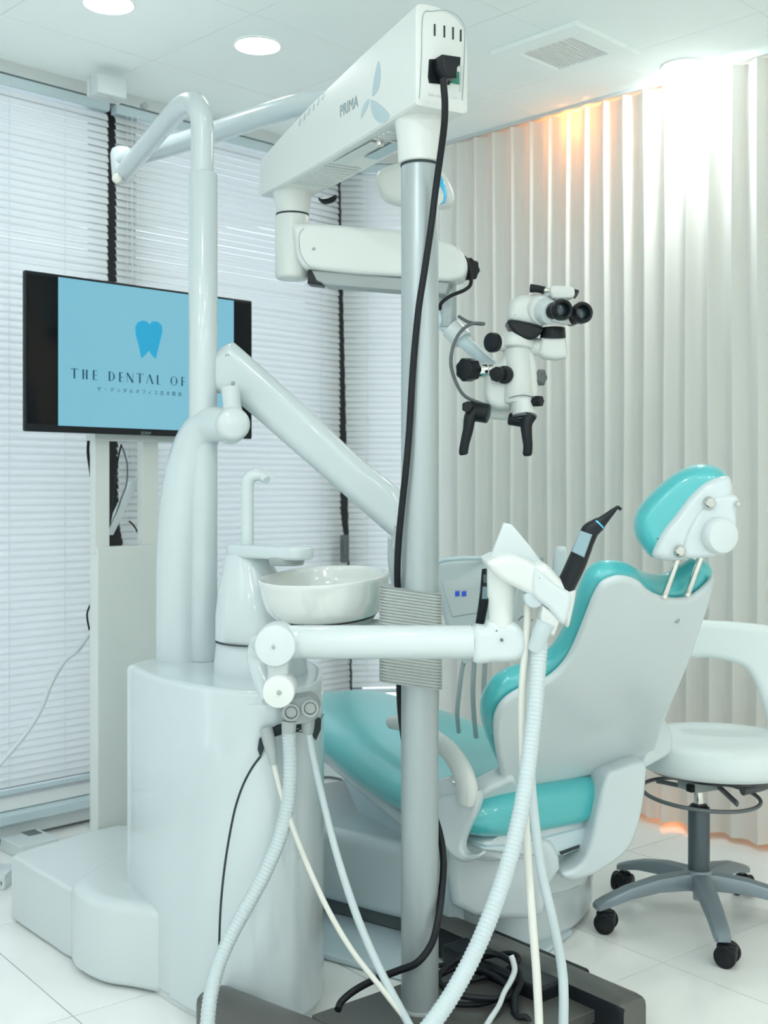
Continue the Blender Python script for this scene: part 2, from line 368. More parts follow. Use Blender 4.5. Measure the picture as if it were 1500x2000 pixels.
# venetian blinds
def slat_mesh(L, wd=0.0282, n=6):
    """curved slat, length along X, width along Y"""
    bm = bmesh.new(); cols = 4; rows = []
    for i in range(n+1):
        x = L*i/n; r = []
        for k in range(cols+1):
            y = wd*(k/cols-0.5); z = 0.0034*(1-(2*k/cols-1)**2); r.append(bm.verts.new((x, y, z)))
        rows.append(r)
    for i in range(n):
        for k in range(cols): bm.faces.new((rows[i][k], rows[i+1][k], rows[i+1][k+1], rows[i][k+1]))
    me = bpy.data.meshes.new('slat'); bm.to_mesh(me); bm.free()
    for p in me.polygons: p.use_smooth = True
    me.materials.append(M['slat']); return me
def blind(label, a, X, N, L, z0, z1, shift=lambda f: 0.0, swing=lambda f: (0, 0), cords=(0.12, 0.5, 0.88), wand=None):
    """a = left end of the head rail; X along, N into the room"""
    t = thing('venetian_blind', label, 'blind', (a.x, a.y, 0), 'white venetian blinds over the windows')
    box('head_rail', a+X*L/2+Z*(z1-0.016)-N*0.005, (X, Z, N), (L, 0.032, 0.036), M['blue'], t, 0.003)
    me = slat_mesh(L-0.004); pitch = 0.0234; n = int((z1-0.05-z0)/pitch)
    base = Matrix((X, Z, N)).transposed()
    for i in range(n):
        f = i/(n-1); z = z1-0.05-pitch*i
        tl = math.radians(25+1.5*math.sin(i*1.7))
        # width axis: mostly vertical, top edge leaning to the window
        y = (Z*math.cos(tl)-N*math.sin(tl)); zz = X.cross(y)
        m = Matrix((X, y, zz)).transposed().to_4x4(); m.translation = a+X*(0.002+shift(f)+0.001*math.sin(i*2.3))+Z*z+N*(0.0015*math.sin(i*0.23))-t.location
        sw = swing(f)
        if sw[0]: m = m @ Matrix.Rotation(sw[0], 4, 'Y')
        if sw[1]: m = m @ Matrix.Rotation(sw[1], 4, 'Z')
        o = link('slat', me, None, t); o.matrix_local = m
    zb = z1-0.05-pitch*n-0.004
    box('bottom_rail', a+X*(L/2+shift(1))+Z*zb, (X, Z, N), (L-0.004, 0.016, 0.024), M['blue'], t, 0.003)
    for k in cords:
        tube('ladder_cord', [a+X*(L*k)+N*0.016+Z*(z1-0.03), a+X*(L*k)+N*0.016+Z*(zb)], 0.0011, M['cord'], t, segs=6)
    if wand:
        for dx in (0, 0.022):
            tube('pull_cord', [a+X*(wand+dx)+N*0.024+Z*(z1-0.03), a+X*(wand+dx)+N*0.026+Z*(1.18-dx*2)], 0.0016, M['cord'], t, segs=6)
    return t
bz1 = 2.412
blind('wide white venetian blind behind the television, cut by the picture edge', PA-LU*2.2, LU, NL, 2.2+bs1-0.02, 0.155, bz1, cords=(0.86, 0.935), swing=lambda f: (0, 0))
blind('white venetian blind behind the curved white column and diagonal arm', PA+LU*(bs1+0.005), LU, NL, bs2-bs1-0.005, 0.155, bz1, shift=lambda f: 0.02*f+0.045*max(0, min(1, (f-0.62)/0.12)), cords=(0.04, 0.34, 0.9), wand=0.055)
blind('narrow white venetian blind in the room corner behind the grey pole', cornL-LC*0.003, LC, NC, (cornR-cornL).length-0.05, 0.285, bz1, shift=lambda f: 0.048*f, cords=(0.25,), swing=lambda f: (0, 0))
# ceiling fittings
def ceil_pt(px, py): return Uz(px, py, HC)
lamps = [(503, 87), (212, 5), (1335, 128)]
pts = [ceil_pt(*p) for p in lamps]
step = pts[0]-pts[1]
labs = ['round recessed ceiling light over the bent white lamp arm', 'round recessed ceiling light cut by the top picture edge', 'round recessed ceiling light glaring beside the pleated curtain']
extra = []
for i in range(-4, 4):
    for j in range(-3, 4):
        p = V((-1.2, 2.2, HC))+LU*0.95*(i)-LV*1.25*(j)
        if (p-PA).dot(NL) > 0.5 and (p-R0).dot(NR) > 0.6 and p.y < 1.5 and p.y > -2.1: extra.append(p)
def downlight(p, label, power, grp='round recessed ceiling lights'):
    t = thing('ceiling_light', label, 'ceiling light', (p.x, p.y, HC), grp)
    lathe('trim_ring', [(0.072, 0.0), (0.073, -0.003), (0.069, -0.006), (0.0645, -0.002), (0.0645, 0.0)], (p.x, p.y, HC-0.0005), Z, M['wall'], t, 40)
    lathe('diffuser', [(0, 0), (0.064, 0), (0.064, 0.004), (0, 0.004)], (p.x, p.y, HC-0.0055), Z, M['led'], t, 40)
    lamp('downlight_beam', (p.x, p.y, HC-0.012), 0.12, power)
for p, l, pw in zip(pts, labs, (LAMP_W*0.35, LAMP_W*0.35, LAMP_W*0.7)): downlight(p, l, pw)
bm = bmesh.new(); add_lathe(bm, [(0, -0.006), (0.060, -0.006), (0.066, -0.004), (0.072, -0.001), (0.072, 0.0), (0, 0.0)], (0, 0, 0), Z, 32)
fme = bpy.data.meshes.new('light_fitting'); bm.to_mesh(fme); bm.free(); fme.materials.append(M['led'])
for p in extra:                                            # the other downlights of the room, set in the ceiling
    link('light_fitting', fme, None, ce, (p.x, p.y, HC-0.0005)); lamp('downlight_beam', (p.x, p.y, HC-0.012), 0.12, LAMP_W)
# spot by the curtain: the third lamp leans on the cloth
sp = bpy.data.lights.new('curtain_beam', 'AREA'); sp.shape = 'DISK'; sp.size = 0.10; sp.energy = 8.5; sp.color = (0.93, 1, 1)
so = bpy.data.objects.new('curtain_beam', sp); so.location = pts[2]+V((0.0, 0.0, -0.014)); C.objects.link(so)
so.rotation_euler = (-NR-Z*0.55).normalized().to_track_quat('-Z', 'Y').to_euler()
# exhaust vent
vc = (ceil_pt(956, 100)+ceil_pt(1251, 93))/2
t = thing('ceiling_vent', 'square white ceiling vent with a fine louvred grille', 'vent', (vc.x, vc.y, HC))
vs_ = 0.325
bm = bmesh.new()
for sx in (-1, 1):
    add_box(bm, vc+LU*sx*(vs_/2-0.034)-Z*0.008, (LU, LV, Z), (0.068, vs_, 0.016), 0.005)
    add_box(bm, vc+LV*sx*(vs_/2-0.034)-Z*0.008, (LU, LV, Z), (vs_-0.13, 0.068, 0.016), 0.005)
fin('cover', bm, M['ceil'], t)
box('duct_plate', vc-Z*0.002, (LU, LV, Z), (0.2, 0.2, 0.004), M['wall'], t)
bm = bmesh.new(); vx = (LU-LV*0).normalized()
for k in range(17): add_box(bm, vc+LV*(-0.092+k*0.0115)-Z*0.010, (LU, (LV+Z*0.7).normalized(), (Z-LV*0.7).normalized()), (0.19, 0.0085, 0.0022))
fin('louvre', bm, M['wall'], t, smooth=False, kind='stuff')
# small box on the fascia
b0 = U(212, 171, 3.72); t = thing('sensor_box', 'small white box fixed to the ceiling edge above the blinds', 'sensor box', b0)
box('cover', b0, LEFT, (0.105, 0.062, 0.05), M['arm'], t, 0.004)
box('back_plate', b0-NL*0.03, LEFT, (0.115, 0.068, 0.012), M['trim'], t, 0.002)
cyl('clip', U(278, 208, 3.86), U(278, 208, 3.86)+NL*0.02, 0.011, M['grey'], t)
# pleated curtain
t = thing('curtain', 'floor to ceiling white pleated curtain behind the microscope and stool', 'curtain', (PB.x, PB.y, 0))
bm = bmesh.new(); t0, t1, P = -1.6, 0.885, 0.086; n = int((t1-t0)/P*16); nz = 26; rows = []
for j in range(nz+1):
    z = 0.018+(HC-0.016-0.018)*j/nz; r = []; low = max(0.0, 1-z/0.5)
    for i in range(n+1):
        s = t0+(t1-t0)*i/n; ph = 2*math.pi*(s/P+0.35*math.sin(s*3.1)); amp = 0.016*(1-0.12*math.sin(s*9))*(1-0.45*max(0, s-0.3))
        o = math.sin(ph)*amp+0.25*amp*math.sin(2*ph+0.9)+low*0.012*math.sin(ph*0.5+4*z)
        sx = s+0.010*math.cos(ph)+low*0.010*math.sin(s*31+z*6)+0.003*math.sin(z*3+s*11)
        r.append(bm.verts.new(PB+LV*sx+NR*(o-0.0)+Z*z))
    rows.append(r)
for j in range(nz):
    for i in range(n): bm.faces.new((rows[j][i], rows[j][i+1], rows[j+1][i+1], rows[j+1][i]))
fin('cloth', bm, M['curtain'], t, angle=85)
box('track', PB+LV*(t0+t1)/2+Z*(HC-0.006)-NR*0.0, (LV, NR, Z), (t1-t0, 0.018, 0.010), M['trim'], t)
# warm strip lights glowing behind the curtain, top and bottom
WARM = (1.0, 0.33, 0.07)
g = U(1090, 205, 4.05); gp = R0+LV*((g-R0).dot(LV))+NR*0.05
t = thing('accent_light', 'small warm orange accent light glowing behind the curtain top', 'light', (gp.x, gp.y, HC-0.05))
cyl('housing', gp+Z*(HC-0.03), gp+Z*HC, 0.03, M['wall'], t)
lt = bpy.data.lights.new('accent_glow', 'POINT'); lt.energy = 1.3; lt.color = WARM; lt.shadow_soft_size = 0.02
lo = bpy.data.objects.new('accent_glow', lt); lo.location = gp+Z*(HC-0.06)+NR*0.02; C.objects.link(lo)
for s_, e_ in ((-0.10, 0.16), (-0.60, 0.22), (0.35, 0.10)):
    lt = bpy.data.lights.new('floor_glow', 'POINT'); lt.energy = e_; lt.color = (1.0, 0.36, 0.13); lt.shadow_soft_size = 0.05
    lo = bpy.data.objects.new('floor_glow', lt); lo.location = R0+LV*s_+NR*0.05+Z*0.06; C.objects.link(lo)
# ------------------------------------------------------------------ television
TA = V((-0.933, 3.03, 0)); TX = V((0.722, 0.691, 0)).normalized(); TN = TX.cross(Z).normalized()
TW = 0.738; tz0, tz1 = 1.264, 1.684
t = thing('television', 'flat black television showing a blue tooth logo slide', 'television', (TA.x, TA.y, tz0))
def TP(x, z, o=0.0): return TA+TX*x+Z*z+TN*o
TAX = (TX, Z, TN)
box('casing', TP(TW/2, (tz0+tz1)/2, -0.010), TAX, (TW, tz1-tz0, 0.016), M['black'], t, 0.004)
box('panel_glass', TP(TW/2, (tz0+tz1)/2+0.006, -0.0005), TAX, (TW-0.012, tz1-tz0-0.03, 0.003), M['tvblack'], t, 0.001)
def tvx(px):
    k = (px-750)/FX; return (k*TA.y-TA.x)/(TX.x-k*TX.y)
def tvp(px, py):
    p = Up(px, py, TA, TN); return (p-TA).dot(TX), p.z
sx0, szt = tvp(113, 541); sx1 = tvx(455.5); szb = tvp(108, 831)[1]; 
scr = box('screen', TP((sx0+sx1)/2, (szt+szb)/2, 0.0022), TAX, (sx1-sx0, szt-szb, 0.0012), M['screen'], t)
tooth = [(263, 640), (267, 630), (277, 626), (287, 629), (291, 634.5), (296, 628), (306, 628), (315, 636), (316, 648), (311, 668), (303, 701), (297, 696), (289.5, 685), (283, 693), (275, 700), (270, 676), (264, 654)]
tp = [TP(*tvp(x, y), 0.0032) for x, y in tooth]
slab('tooth_logo', tp, TN, 0.0004, 0.0004, M['tooth'], scr, ri=0, segs=1, smooth=False)
def glyph(bm, ch, x, z, h):
    T, t_ = h*0.19, h*0.04
    def bar(x0, z0, x1, z1, w):
        a = V((x0, z0)); b = V((x1, z1)); d = (b-a).normalized(); n = V((-d.y, d.x))*w/2
        vs = [bm.verts.new(TP(x+p.x, z+p.y, 0.0034)) for p in (a-n, b-n, b+n, a+n)]; bm.faces.new(vs)
    def arc(cx, cz, rx, rz_, a0, a1):
        N_ = 14
        prev = None
        for i in range(N_+1):
            a = math.radians(a0+(a1-a0)*i/N_); w = t_+(T-t_)*abs(math.cos(a))**2
            o = (cx+(rx)*math.cos(a), cz+rz_*math.sin(a)); ii = (cx+(rx-w)*math.cos(a), cz+(rz_-t_*1.2)*math.sin(a))
            cur = [bm.verts.new(TP(x+o[0], z+o[1], 0.0034)), bm.verts.new(TP(x+ii[0], z+ii[1], 0.0034))]
            if prev: bm.faces.new((prev[0], cur[0], cur[1], prev[1]))
            prev = cur
    W = {'T': .8, 'H': .78, 'E': .6, 'D': .82, 'N': .78, 'A': .78, 'L': .58, 'O': .9, 'F': .56, 'I': .3, 'C': .8, ' ': .42}[ch]*h
    if ch == 'T': bar(W/2, 0, W/2, h, T); bar(0, h, W, h, t_*1.5); bar(0.02*h, h, 0.02*h, h*0.85, t_); bar(W, h, W, h*0.85, t_)
    if ch == 'H': bar(T, 0, T, h, T); bar(W-T, 0, W-T, h, T); bar(T, h*.5, W-T, h*.5, t_)
    if ch == 'E': bar(T, 0, T, h, T); [bar(T, q, W, q, t_*1.3) for q in (0.02*h, h*.5, h*.98)]
    if ch == 'F': bar(T, 0, T, h, T); [bar(T, q, W, q, t_*1.3) for q in (h*.5, h*.98)]
    if ch == 'L': bar(T, 0, T, h, T); bar(T, .02*h, W, .02*h, t_*1.3)
    if ch == 'I': bar(T, 0, T, h, T)
    if ch == 'D': bar(T, 0, T, h, T); arc(T, h/2, W-T, h/2, -90, 90)
    if ch == 'O': arc(W/2, h/2, W/2, h/2, 0, 360)
    if ch == 'C': arc(W/2, h/2, W/2, h/2, 50, 310)
    if ch == 'N': bar(t_, 0, t_, h, t_*1.5); bar(t_, h, W-t_, 0, T); bar(W-t_, 0, W-t_, h, t_*1.5)
    if ch == 'A': bar(0, 0, W/2, h, t_*1.5); bar(W/2-0.02*h, h, W, 0, T)
    return W
x0, z0 = tvp(137, 739); xe = tvx(360); h = 0.0265; bm = bmesh.new(); s = 'THE DENTAL OFFICE'
full = 'THE DENTAL OF'; wsum = sum({'T': .8, 'H': .78, 'E': .6, 'D': .82, 'N': .78, 'A': .78, 'L': .58, 'O': .9, 'F': .56, ' ': .42}[c] for c in full)*h
gapx = (xe-x0-wsum)/(len(full)-1); x = x0
for ch in s:
    bm = bmesh.new(); x += glyph(bm, ch, x, z0, h)+gapx
    if len(bm.faces): fin('letter', bm, M['text'], scr, smooth=False, recalc=False)
    else: bm.free()
x0, z0 = tvp(188, 762)
text('subtitle_lettering', 'ザ・デンタルオフィス志木駅前', TP(x0, z0-0.0015, 0.003), TX, Z, 0.0135, M['text'], scr, 0.0002, spacing=1.98)
x0, z0 = tvp(275, 848)
text('maker_lettering', 'SONY', TP(x0, z0-0.001, 0.0012), TX, Z, 0.0125, M['labelc'], t, 0.0002)
# stand with two posts
SA = TA-TN*0.085
def SP(x, z, o=0.0): return SA+TX*x+Z*z+TN*o
def sxp(px):
    k = (px-750)/FX; return (k*SA.y-SA.x)/(TX.x-k*TX.y)
t = thing('television_stand', 'tall white panel stand with two flat posts under the television', 'stand', (SP(0.3, 0)))
xa, xb = sxp(183), sxp(183)+0.36
box('panel', SP((xa+xb)/2, 0.485, 0), TAX, (xb-xa, 0.93, 0.045), M['scope'], t, 0.003)
box('foot_plate', SP((xa+xb)/2, 0.012, -0.1), TAX, (xb-xa+0.05, 0.022, 0.26), M['scope'], t, 0.004)
for px0, px1 in ((182, 210), (275, 305)):
    a_, b_ = sxp(px0), sxp(px1)
    box('post', SP((a_+b_)/2, 1.16, -0.004), TAX, (b_-a_, 0.46, 0.03), M['scope'], t, 0.002)
box('bracket', SP(sxp(240)+0.05, 1.258, 0.02), TAX, (0.33, 0.02, 0.05), M['trim'], t, 0.002)
box('mount_plate', SP(sxp(240)+0.05, 1.40, 0.010), TAX, (0.30, 0.25, 0.05), M['dgrey'], t, 0.002)
# cables and adapter strip hanging behind the stand
cords = [([(212, 866), (211, 905), (209, 960), (211, 1010), (210, 1040)], 0.0035, 'black cable hanging straight beside the left stand post', M['rubber']),
         ([(237, 868), (229, 905), (224, 960), (219, 1000), (212, 1032)], 0.0028, 'black cable bowing down through the gap between the blinds', M['rubber']),
         ([(238, 872), (248, 905), (247, 945), (236, 975), (226, 1005), (214, 1030)], 0.0024, 'thin grey cable looping between the stand posts', M['dgrey']),
         ([(252, 1018), (259, 1024), (266, 1034), (271, 1045)], 0.0026, 'short black cable end below the white power strip', M['rubber']),
         ([(173, 858), (172, 885), (176, 915), (178, 930)], 0.0045, 'thick black cable at the outer edge of the stand', M['rubber']),
         ([(178, 1178), (170, 1200), (175, 1232)], 0.0028, 'small black cable loop beside the white stand panel', M['rubber'])]
for cords_i, (pth, r, lab, mm) in enumerate(cords):
    P_ = [Up(x, y, SA-TN*(0.028+0.012*cords_i), TN) for x, y in pth]
    t = thing('cable', lab, 'cable', P_[0]); tube('wire', P_, r, mm, t, segs=8, smooth=6)
p = Up(236, 992, SA-TN*0.06, TN)
t = thing('power_strip', 'white power strip hanging diagonally between the stand posts', 'power strip', p)
dv = (Up(262, 942, SA-TN*0.06, TN)-Up(214, 1042, SA-TN*0.06, TN)); L = dv.length; dv.normalize()
box('body', p, (dv.cross(TN), dv, TN), (0.022, L, 0.022), M['arm'], t, 0.004)
tube('lead', [p+dv*L/2, p+dv*(L/2+0.03)+TX*0.012, p+dv*(L/2+0.1)+TX*0.02], 0.003, M['arm'], t, segs=8, smooth=4)
# white ducted cable sweeping from the stand to the picture edge
pth = [(0-60, 1560, 3.2), (0, 1492, 3.25), (45, 1440, 3.3), (80, 1385, 3.35), (100, 1335, 3.4), (125, 1292, 3.4), (150, 1272, 3.4), (165, 1252, 3.35), (182, 1228, 3.3)]
t = thing('cable_hose', 'white cable hose sweeping down from the stand across the blind', 'hose', U(*pth[1]))
ptube('hose', pth, 0.0065, M['arm'], t, segs=10, smooth=6)
# floor gadgets at the left edge
p = Uz(50, 1645, 0.02); t = thing('router_box', 'small white box with a dark grille lying beside the baseboard', 'box', (p.x, p.y, 0))
box('body', p+V((0.02, -0.02, 0)), (LU, LV, Z), (0.13, 0.13, 0.04), M['arm'], t, 0.005)
box('grille', p+V((0.01, 0.03, 0.0205)), (LU, LV, Z), (0.045, 0.05, 0.002), M['dgrey'], t)
p = Uz(-12, 1712, 0.02); t = thing('outlet_strip', 'white multi socket strip on the floor at the picture edge', 'power strip', (p.x, p.y, 0))
box('body', p+V((0, 0.0, 0)), WORLD, (0.10, 0.11, 0.04), M['arm'], t, 0.006)
bm = bmesh.new()
for k in range(3): add_box(bm, p+V((0.013+0.013*k, -0.0555, 0.0)), WORLD, (0.003, 0.002, 0.011))
fin('socket', bm, M['dgrey'], t, smooth=False)
# ------------------------------------------------------------------ dental unit
VW = V((0, -1, 0))                                   # roughly towards the camera
UO = V((-0.35, 2.6, 0))
un = thing('dental_unit', 'tall glossy white dental unit cabinet with columns, round bowl and jointed arms', 'dental unit', UO)
def plan(ptsxy, z): return [V((x, y, z)) for x, y in ptsxy]
body = [(-0.60, 2.76), (-0.585, 2.70), (-0.53, 2.60), (-0.46, 2.51), (-0.38, 2.435), (-0.30, 2.385), (-0.235, 2.375), (-0.18, 2.40), (-0.145, 2.46), (-0.135, 2.55), (-0.15, 2.72), (-0.22, 2.90), (-0.36, 2.98), (-0.52, 2.92)]
bo = cr(plan(body, 0.35), 12)
slab('cabinet', bo, Z, 0.352, 0.335, M['shell'], un, ri=0.016, rz=0.012, segs=6)
slab('plinth', [p+(V((-0.37, 2.68, 0.35))-p)*0.035-Z*0.35 for p in bo], Z, 0.02, 0.0, M['pale'] if 'pale' in M else M['arm'], un, ri=0.002)
# curved service panel with its dark joint
def body_hit(px, z):
    """outermost front point of the cabinet outline on the vertical plane through photo column px"""
    k = (px-750)/FX; best = None
    for i in range(len(bo)):
        p, q = bo[i], bo[(i+1) % len(bo)]
        f0, f1 = p.x-k*p.y, q.x-k*q.y
        if f0*f1 <= 0 and abs(f0-f1) > 1e-9:
            h_ = p.lerp(q, f0/(f0-f1))
            if best is None or h_.y < best.y: best = h_
    return V((best.x, best.y, z))
def zat(px, py, it=4):
    h_ = body_hit(px, 0); return EYE+(HOR-py)/FX*h_.y
seam = [(428, 1890), (429, 1820), (432, 1760), (438, 1700), (447, 1640), (459, 1580), (474, 1535), (492, 1500), (508, 1478), (520, 1450), (540, 1432), (565, 1424), (600, 1426), (618, 1434)]
sp_ = [body_hit(x, 0)+Z*zat(x, y) for x, y in seam]
cen = V((-0.34, 2.68, 0))
def outw(p, o): d = (p-cen); d.z = 0; return p+d.normalized()*o
bm = bmesh.new(); rows = []
xs_end = [631]*len(seam); nn = 20
sm_ = cr([V((x, y, 0)) for x, y in seam], 4, closed=False)
low = [V((428, 1945, 0)), V((428, 1990, 0))]
for p in low[::-1]+sm_:
    z = max(0.03, zat(p.x, p.y)); r = []
    for k in range(nn+1):
        px = p.x+2+(630-p.x-2)*math.sin(math.pi/2*k/nn)
        q = body_hit(px, z); r.append(bm.verts.new(outw(q, 0.0045 if 0 < k < nn else 0.001)))
    rows.append(r)
for i in range(len(rows)-1):
    for k in range(nn): bm.faces.new((rows[i][k], rows[i][k+1], rows[i+1][k+1], rows[i+1][k]))
fin('service_panel', bm, M['shell'], un, angle=60)
# cover rim: a raised band that rolls down into the panel joint
cv = cr([V((x, y, 0)) for x, y in [(428, 1975)]+seam[:12]], 4, closed=False)
bm = bmesh.new(); rows = []
for i, p in enumerate(cv):
    T_ = (cv[min(i+1, len(cv)-1)]-cv[max(i-1, 0)]).normalized(); nx, ny = T_.y, -T_.x     # away from the panel
    if nx > 0: nx, ny = -nx, -ny
    if i == 0 or abs(T_.x) < 0.05: ny = 0
    sc_ = 1.0; r = []
    for off, hh in ((95, 0.0002), (75, 0.0022), (58, 0.0048), (44, 0.0072), (34, 0.0085), (27, 0.0082), (20, 0.0066), (9, 0.0030), (0, 0.0002)):
        x_, y_ = p.x+nx*off, p.y+ny*off
        q = body_hit(max(262, min(628, x_)), 0); r.append(bm.verts.new(outw(q+Z*max(0.02, min(0.675, EYE+(HOR-y_)/FX*q.y)), hh)))
    rows.append(r)
for i in range(len(rows)-1):
    for k in range(8): bm.faces.new((rows[i][k], rows[i][k+1], rows[i+1][k+1], rows[i+1][k]))
fin('cover_rim', bm, M['shell'], un, angle=50)
tube('panel_joint', [outw(p, 0.001) for p in cr(sp_[:9], 4, closed=False)], 0.0024, M['gap'], un, segs=6)
# dark hose recess at the panel's top
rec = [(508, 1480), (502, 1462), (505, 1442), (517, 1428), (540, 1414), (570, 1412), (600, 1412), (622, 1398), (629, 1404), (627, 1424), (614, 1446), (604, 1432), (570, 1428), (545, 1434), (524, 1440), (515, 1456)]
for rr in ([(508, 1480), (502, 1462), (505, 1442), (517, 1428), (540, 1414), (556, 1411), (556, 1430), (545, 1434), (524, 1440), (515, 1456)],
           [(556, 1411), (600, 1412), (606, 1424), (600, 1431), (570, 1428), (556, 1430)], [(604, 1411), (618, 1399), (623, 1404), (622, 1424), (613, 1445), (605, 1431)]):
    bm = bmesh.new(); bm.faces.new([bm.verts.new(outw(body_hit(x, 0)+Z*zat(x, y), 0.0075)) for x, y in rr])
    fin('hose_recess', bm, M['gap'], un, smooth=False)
# stepped floor box
fb = cr(plan([(-0.955, 3.02), (-0.945, 2.985), (-0.90, 2.93), (-0.80, 2.815), (-0.735, 2.745), (-0.70, 2.78), (-0.58, 2.95), (-0.66, 3.22), (-0.75, 3.27), (-0.86, 3.15)], 0), 2)
slab('floor_box', fb, Z, 0.170, -0.004, M['arm'], un, ri=0.010, segs=4)
fb2 = cr(plan([(-0.732, 2.755), (-0.722, 2.70), (-0.69, 2.65), (-0.63, 2.60), (-0.56, 2.575), (-0.48, 2.55), (-0.44, 2.62), (-0.46, 2.85), (-0.60, 3.05), (-0.69, 2.90)], 0), 4)
slab('floor_box', fb2, Z, 0.195, -0.004, M['arm'], un, ri=0.030, rz=0.022, segs=5)
# rating sticker
st = [(160, 1897), (159, 1880), (162, 1862), (168, 1855), (176, 1858), (184, 1872), (190, 1890), (193, 1912), (175, 1906)]
bm = bmesh.new(); O_ = V((-0.68, 2.640, 0)); N_ = V((-0.64, -0.77, 0)).normalized(); O_ = V((-0.70, 2.665, 0))+N_*0.004
bm.faces.new([bm.verts.new(Up(x, y, O_, N_)) for x, y in st]); fin('rating_label', bm, M['grey'], un, smooth=False)
# spittoon tower: lofted rounded sections
secs = [(510, 1322, 92, 2.62), (510, 1316, 93, 2.62), (509, 1290, 90.5, 2.62), (508, 1252, 85, 2.62), (507, 1250, 84, 2.62), (505, 1248, 84.5, 2.62), (500, 1200, 79, 2.62), (493, 1150, 66, 2.62), (487, 1110, 51, 2.62), (483.5, 1086, 44.5, 2.62), (483, 1082, 44, 2.62)]
def loft(name, secs, m, parent, segs=36, flat=0.9, **k):
    bm = bmesh.new(); rg = []
    for px, py, r, d in secs:
        c = U(px, py, d); R = r*d/FX; rg.append([bm.verts.new(c+V((math.cos(a)*R, math.sin(a)*R*flat, 0))) for a in [2*math.pi*i/segs for i in range(segs)]])
    for i in range(len(rg)-1):
        for j in range(segs): q = (j+1) % segs; bm.faces.new((rg[i][j], rg[i][q], rg[i+1][q], rg[i+1][j]))
    bm.faces.new(rg[0]); bm.faces.new(rg[-1]); return fin(name, bm, m, parent, **k)
tw = loft('spittoon_tower', secs, M['shell'], un)
cyl('base_ring', U(510, 1320, 2.62)-Z*0.004, U(510, 1320, 2.62)+Z*0.001, 0.1072, M['gap'], tw, bev=0.0)
cyl('tower_joint', U(507, 1251, 2.62)-Z*0.001, U(507, 1251, 2.62)+Z*0.001, 0.0988, M['gap'], tw, bev=0.0)
# cap cantilevered above the bowl
cap = [(440, 0), (443, 0), (600, 0)]
c0 = U(484, 1075, 2.62); c1 = U(586, 1079, 2.50); dv = (c1-c0); dv.z = 0; pn = V((-dv.y, dv.x, 0)).normalized(); dd = dv.normalized(); pts_ = []
for k in range(13): a = math.pi/2+math.pi*k/12; pts_.append(c0+dd*math.cos(a)*0.0505+pn*math.sin(a)*0.046)
for k in range(13): a = -math.pi/2+math.pi*k/12; pts_.append(c1+dd*math.cos(a)*0.022+pn*math.sin(a)*0.034)
slab('tower_cap', pts_, Z, 0.015, 0.014, M['shell'], un, ri=0.008, segs=4)
cyl('bowl_flush_nozzle', U(560, 1104, 2.53), U(560, 1088, 2.53), 0.037, M['grey'], un, r2=0.040)
sw = U(483, 1060, 2.60)
tube('cup_filler', [U(483, 1066, 2.6), U(483, 1000, 2.6), U(483, 960, 2.6), U(484, 942, 2.6), U(490, 931, 2.6), U(502, 928, 2.6), U(513, 931, 2.6), U(521, 938, 2.59)], [0.0145, 0.0145, 0.0145, 0.0147, 0.0145, 0.013, 0.0115, 0.0098], M['shell'], un, smooth=5, segs=18)
# bowl, tipped slightly towards the camera
bN = V((-0.055, -0.075, 1)).normalized(); bc = U(633.5, 1126, 2.50)
R_ = 0.1435
prof = [(0, -0.088), (0.098, -0.088), (0.108, -0.086), (0.120, -0.080), (0.131, -0.066), (0.1375, -0.045), (0.1405, -0.022), (0.1425, -0.008), (0.1435, -0.002), (0.1430, 0.0015), (0.1405, 0.003), (0.1375, 0.001), (0.1345, -0.006), (0.130, -0.022), (0.118, -0.045), (0.09, -0.062), (0.05, -0.070), (0.016, -0.073), (0.015, -0.08), (0, -0.08)]
prof = [(r*0.98, z*0.98) for r, z in prof]
lathe('bowl', prof, bc, bN, M['bowl'], un, 72)
lathe('bowl_seat', [(0, -0.112), (0.075, -0.112), (0.098, -0.100), (0.106, -0.0875), (0, -0.0875)], bc, bN, M['grey'], un, 48)
ptube('bowl_bracket', [(560, 1218, 2.58), (640, 1222, 2.56), (735, 1222, 2.50), (757, 1212, 2.49)], [0.018, 0.018, 0.014, 0.008], M['arm'], un, smooth=4)
# fat column with domed elbow (carries the instrument arm)
col = [(351, 1290, 2.82), (351, 1180, 2.82), (352, 1100, 2.82), (356, 1010, 2.82), (362, 955, 2.82), (371, 905, 2.82), (386, 858, 2.81), (408, 832, 2.79), (432, 829, 2.76), (456, 833, 2.74), (466, 834, 2.74)]
ptube('arm_column', col, [0.0565, 0.0565, 0.0570, 0.0565, 0.0555, 0.0545, 0.050, 0.045, 0.0415, 0.039, 0.034], M['shell'], un, smooth=5, segs=36)
k1 = U(452, 832, 2.74)
lathe('elbow_joint', [(0, -0.045), (0.030, -0.045), (0.037, -0.040), (0.040, -0.030), (0.040, 0.030), (0.037, 0.040), (0.030, 0.045), (0, 0.045)], k1, V((0.25, -0.95, 0.1)).normalized(), M['arm'], un, 36)
ptube('elbow_neck', [(455, 815, 2.74), (453, 790, 2.74), (450, 755, 2.74)], [0.027, 0.021, 0.023], M['arm'], un, smooth=4, segs=24)
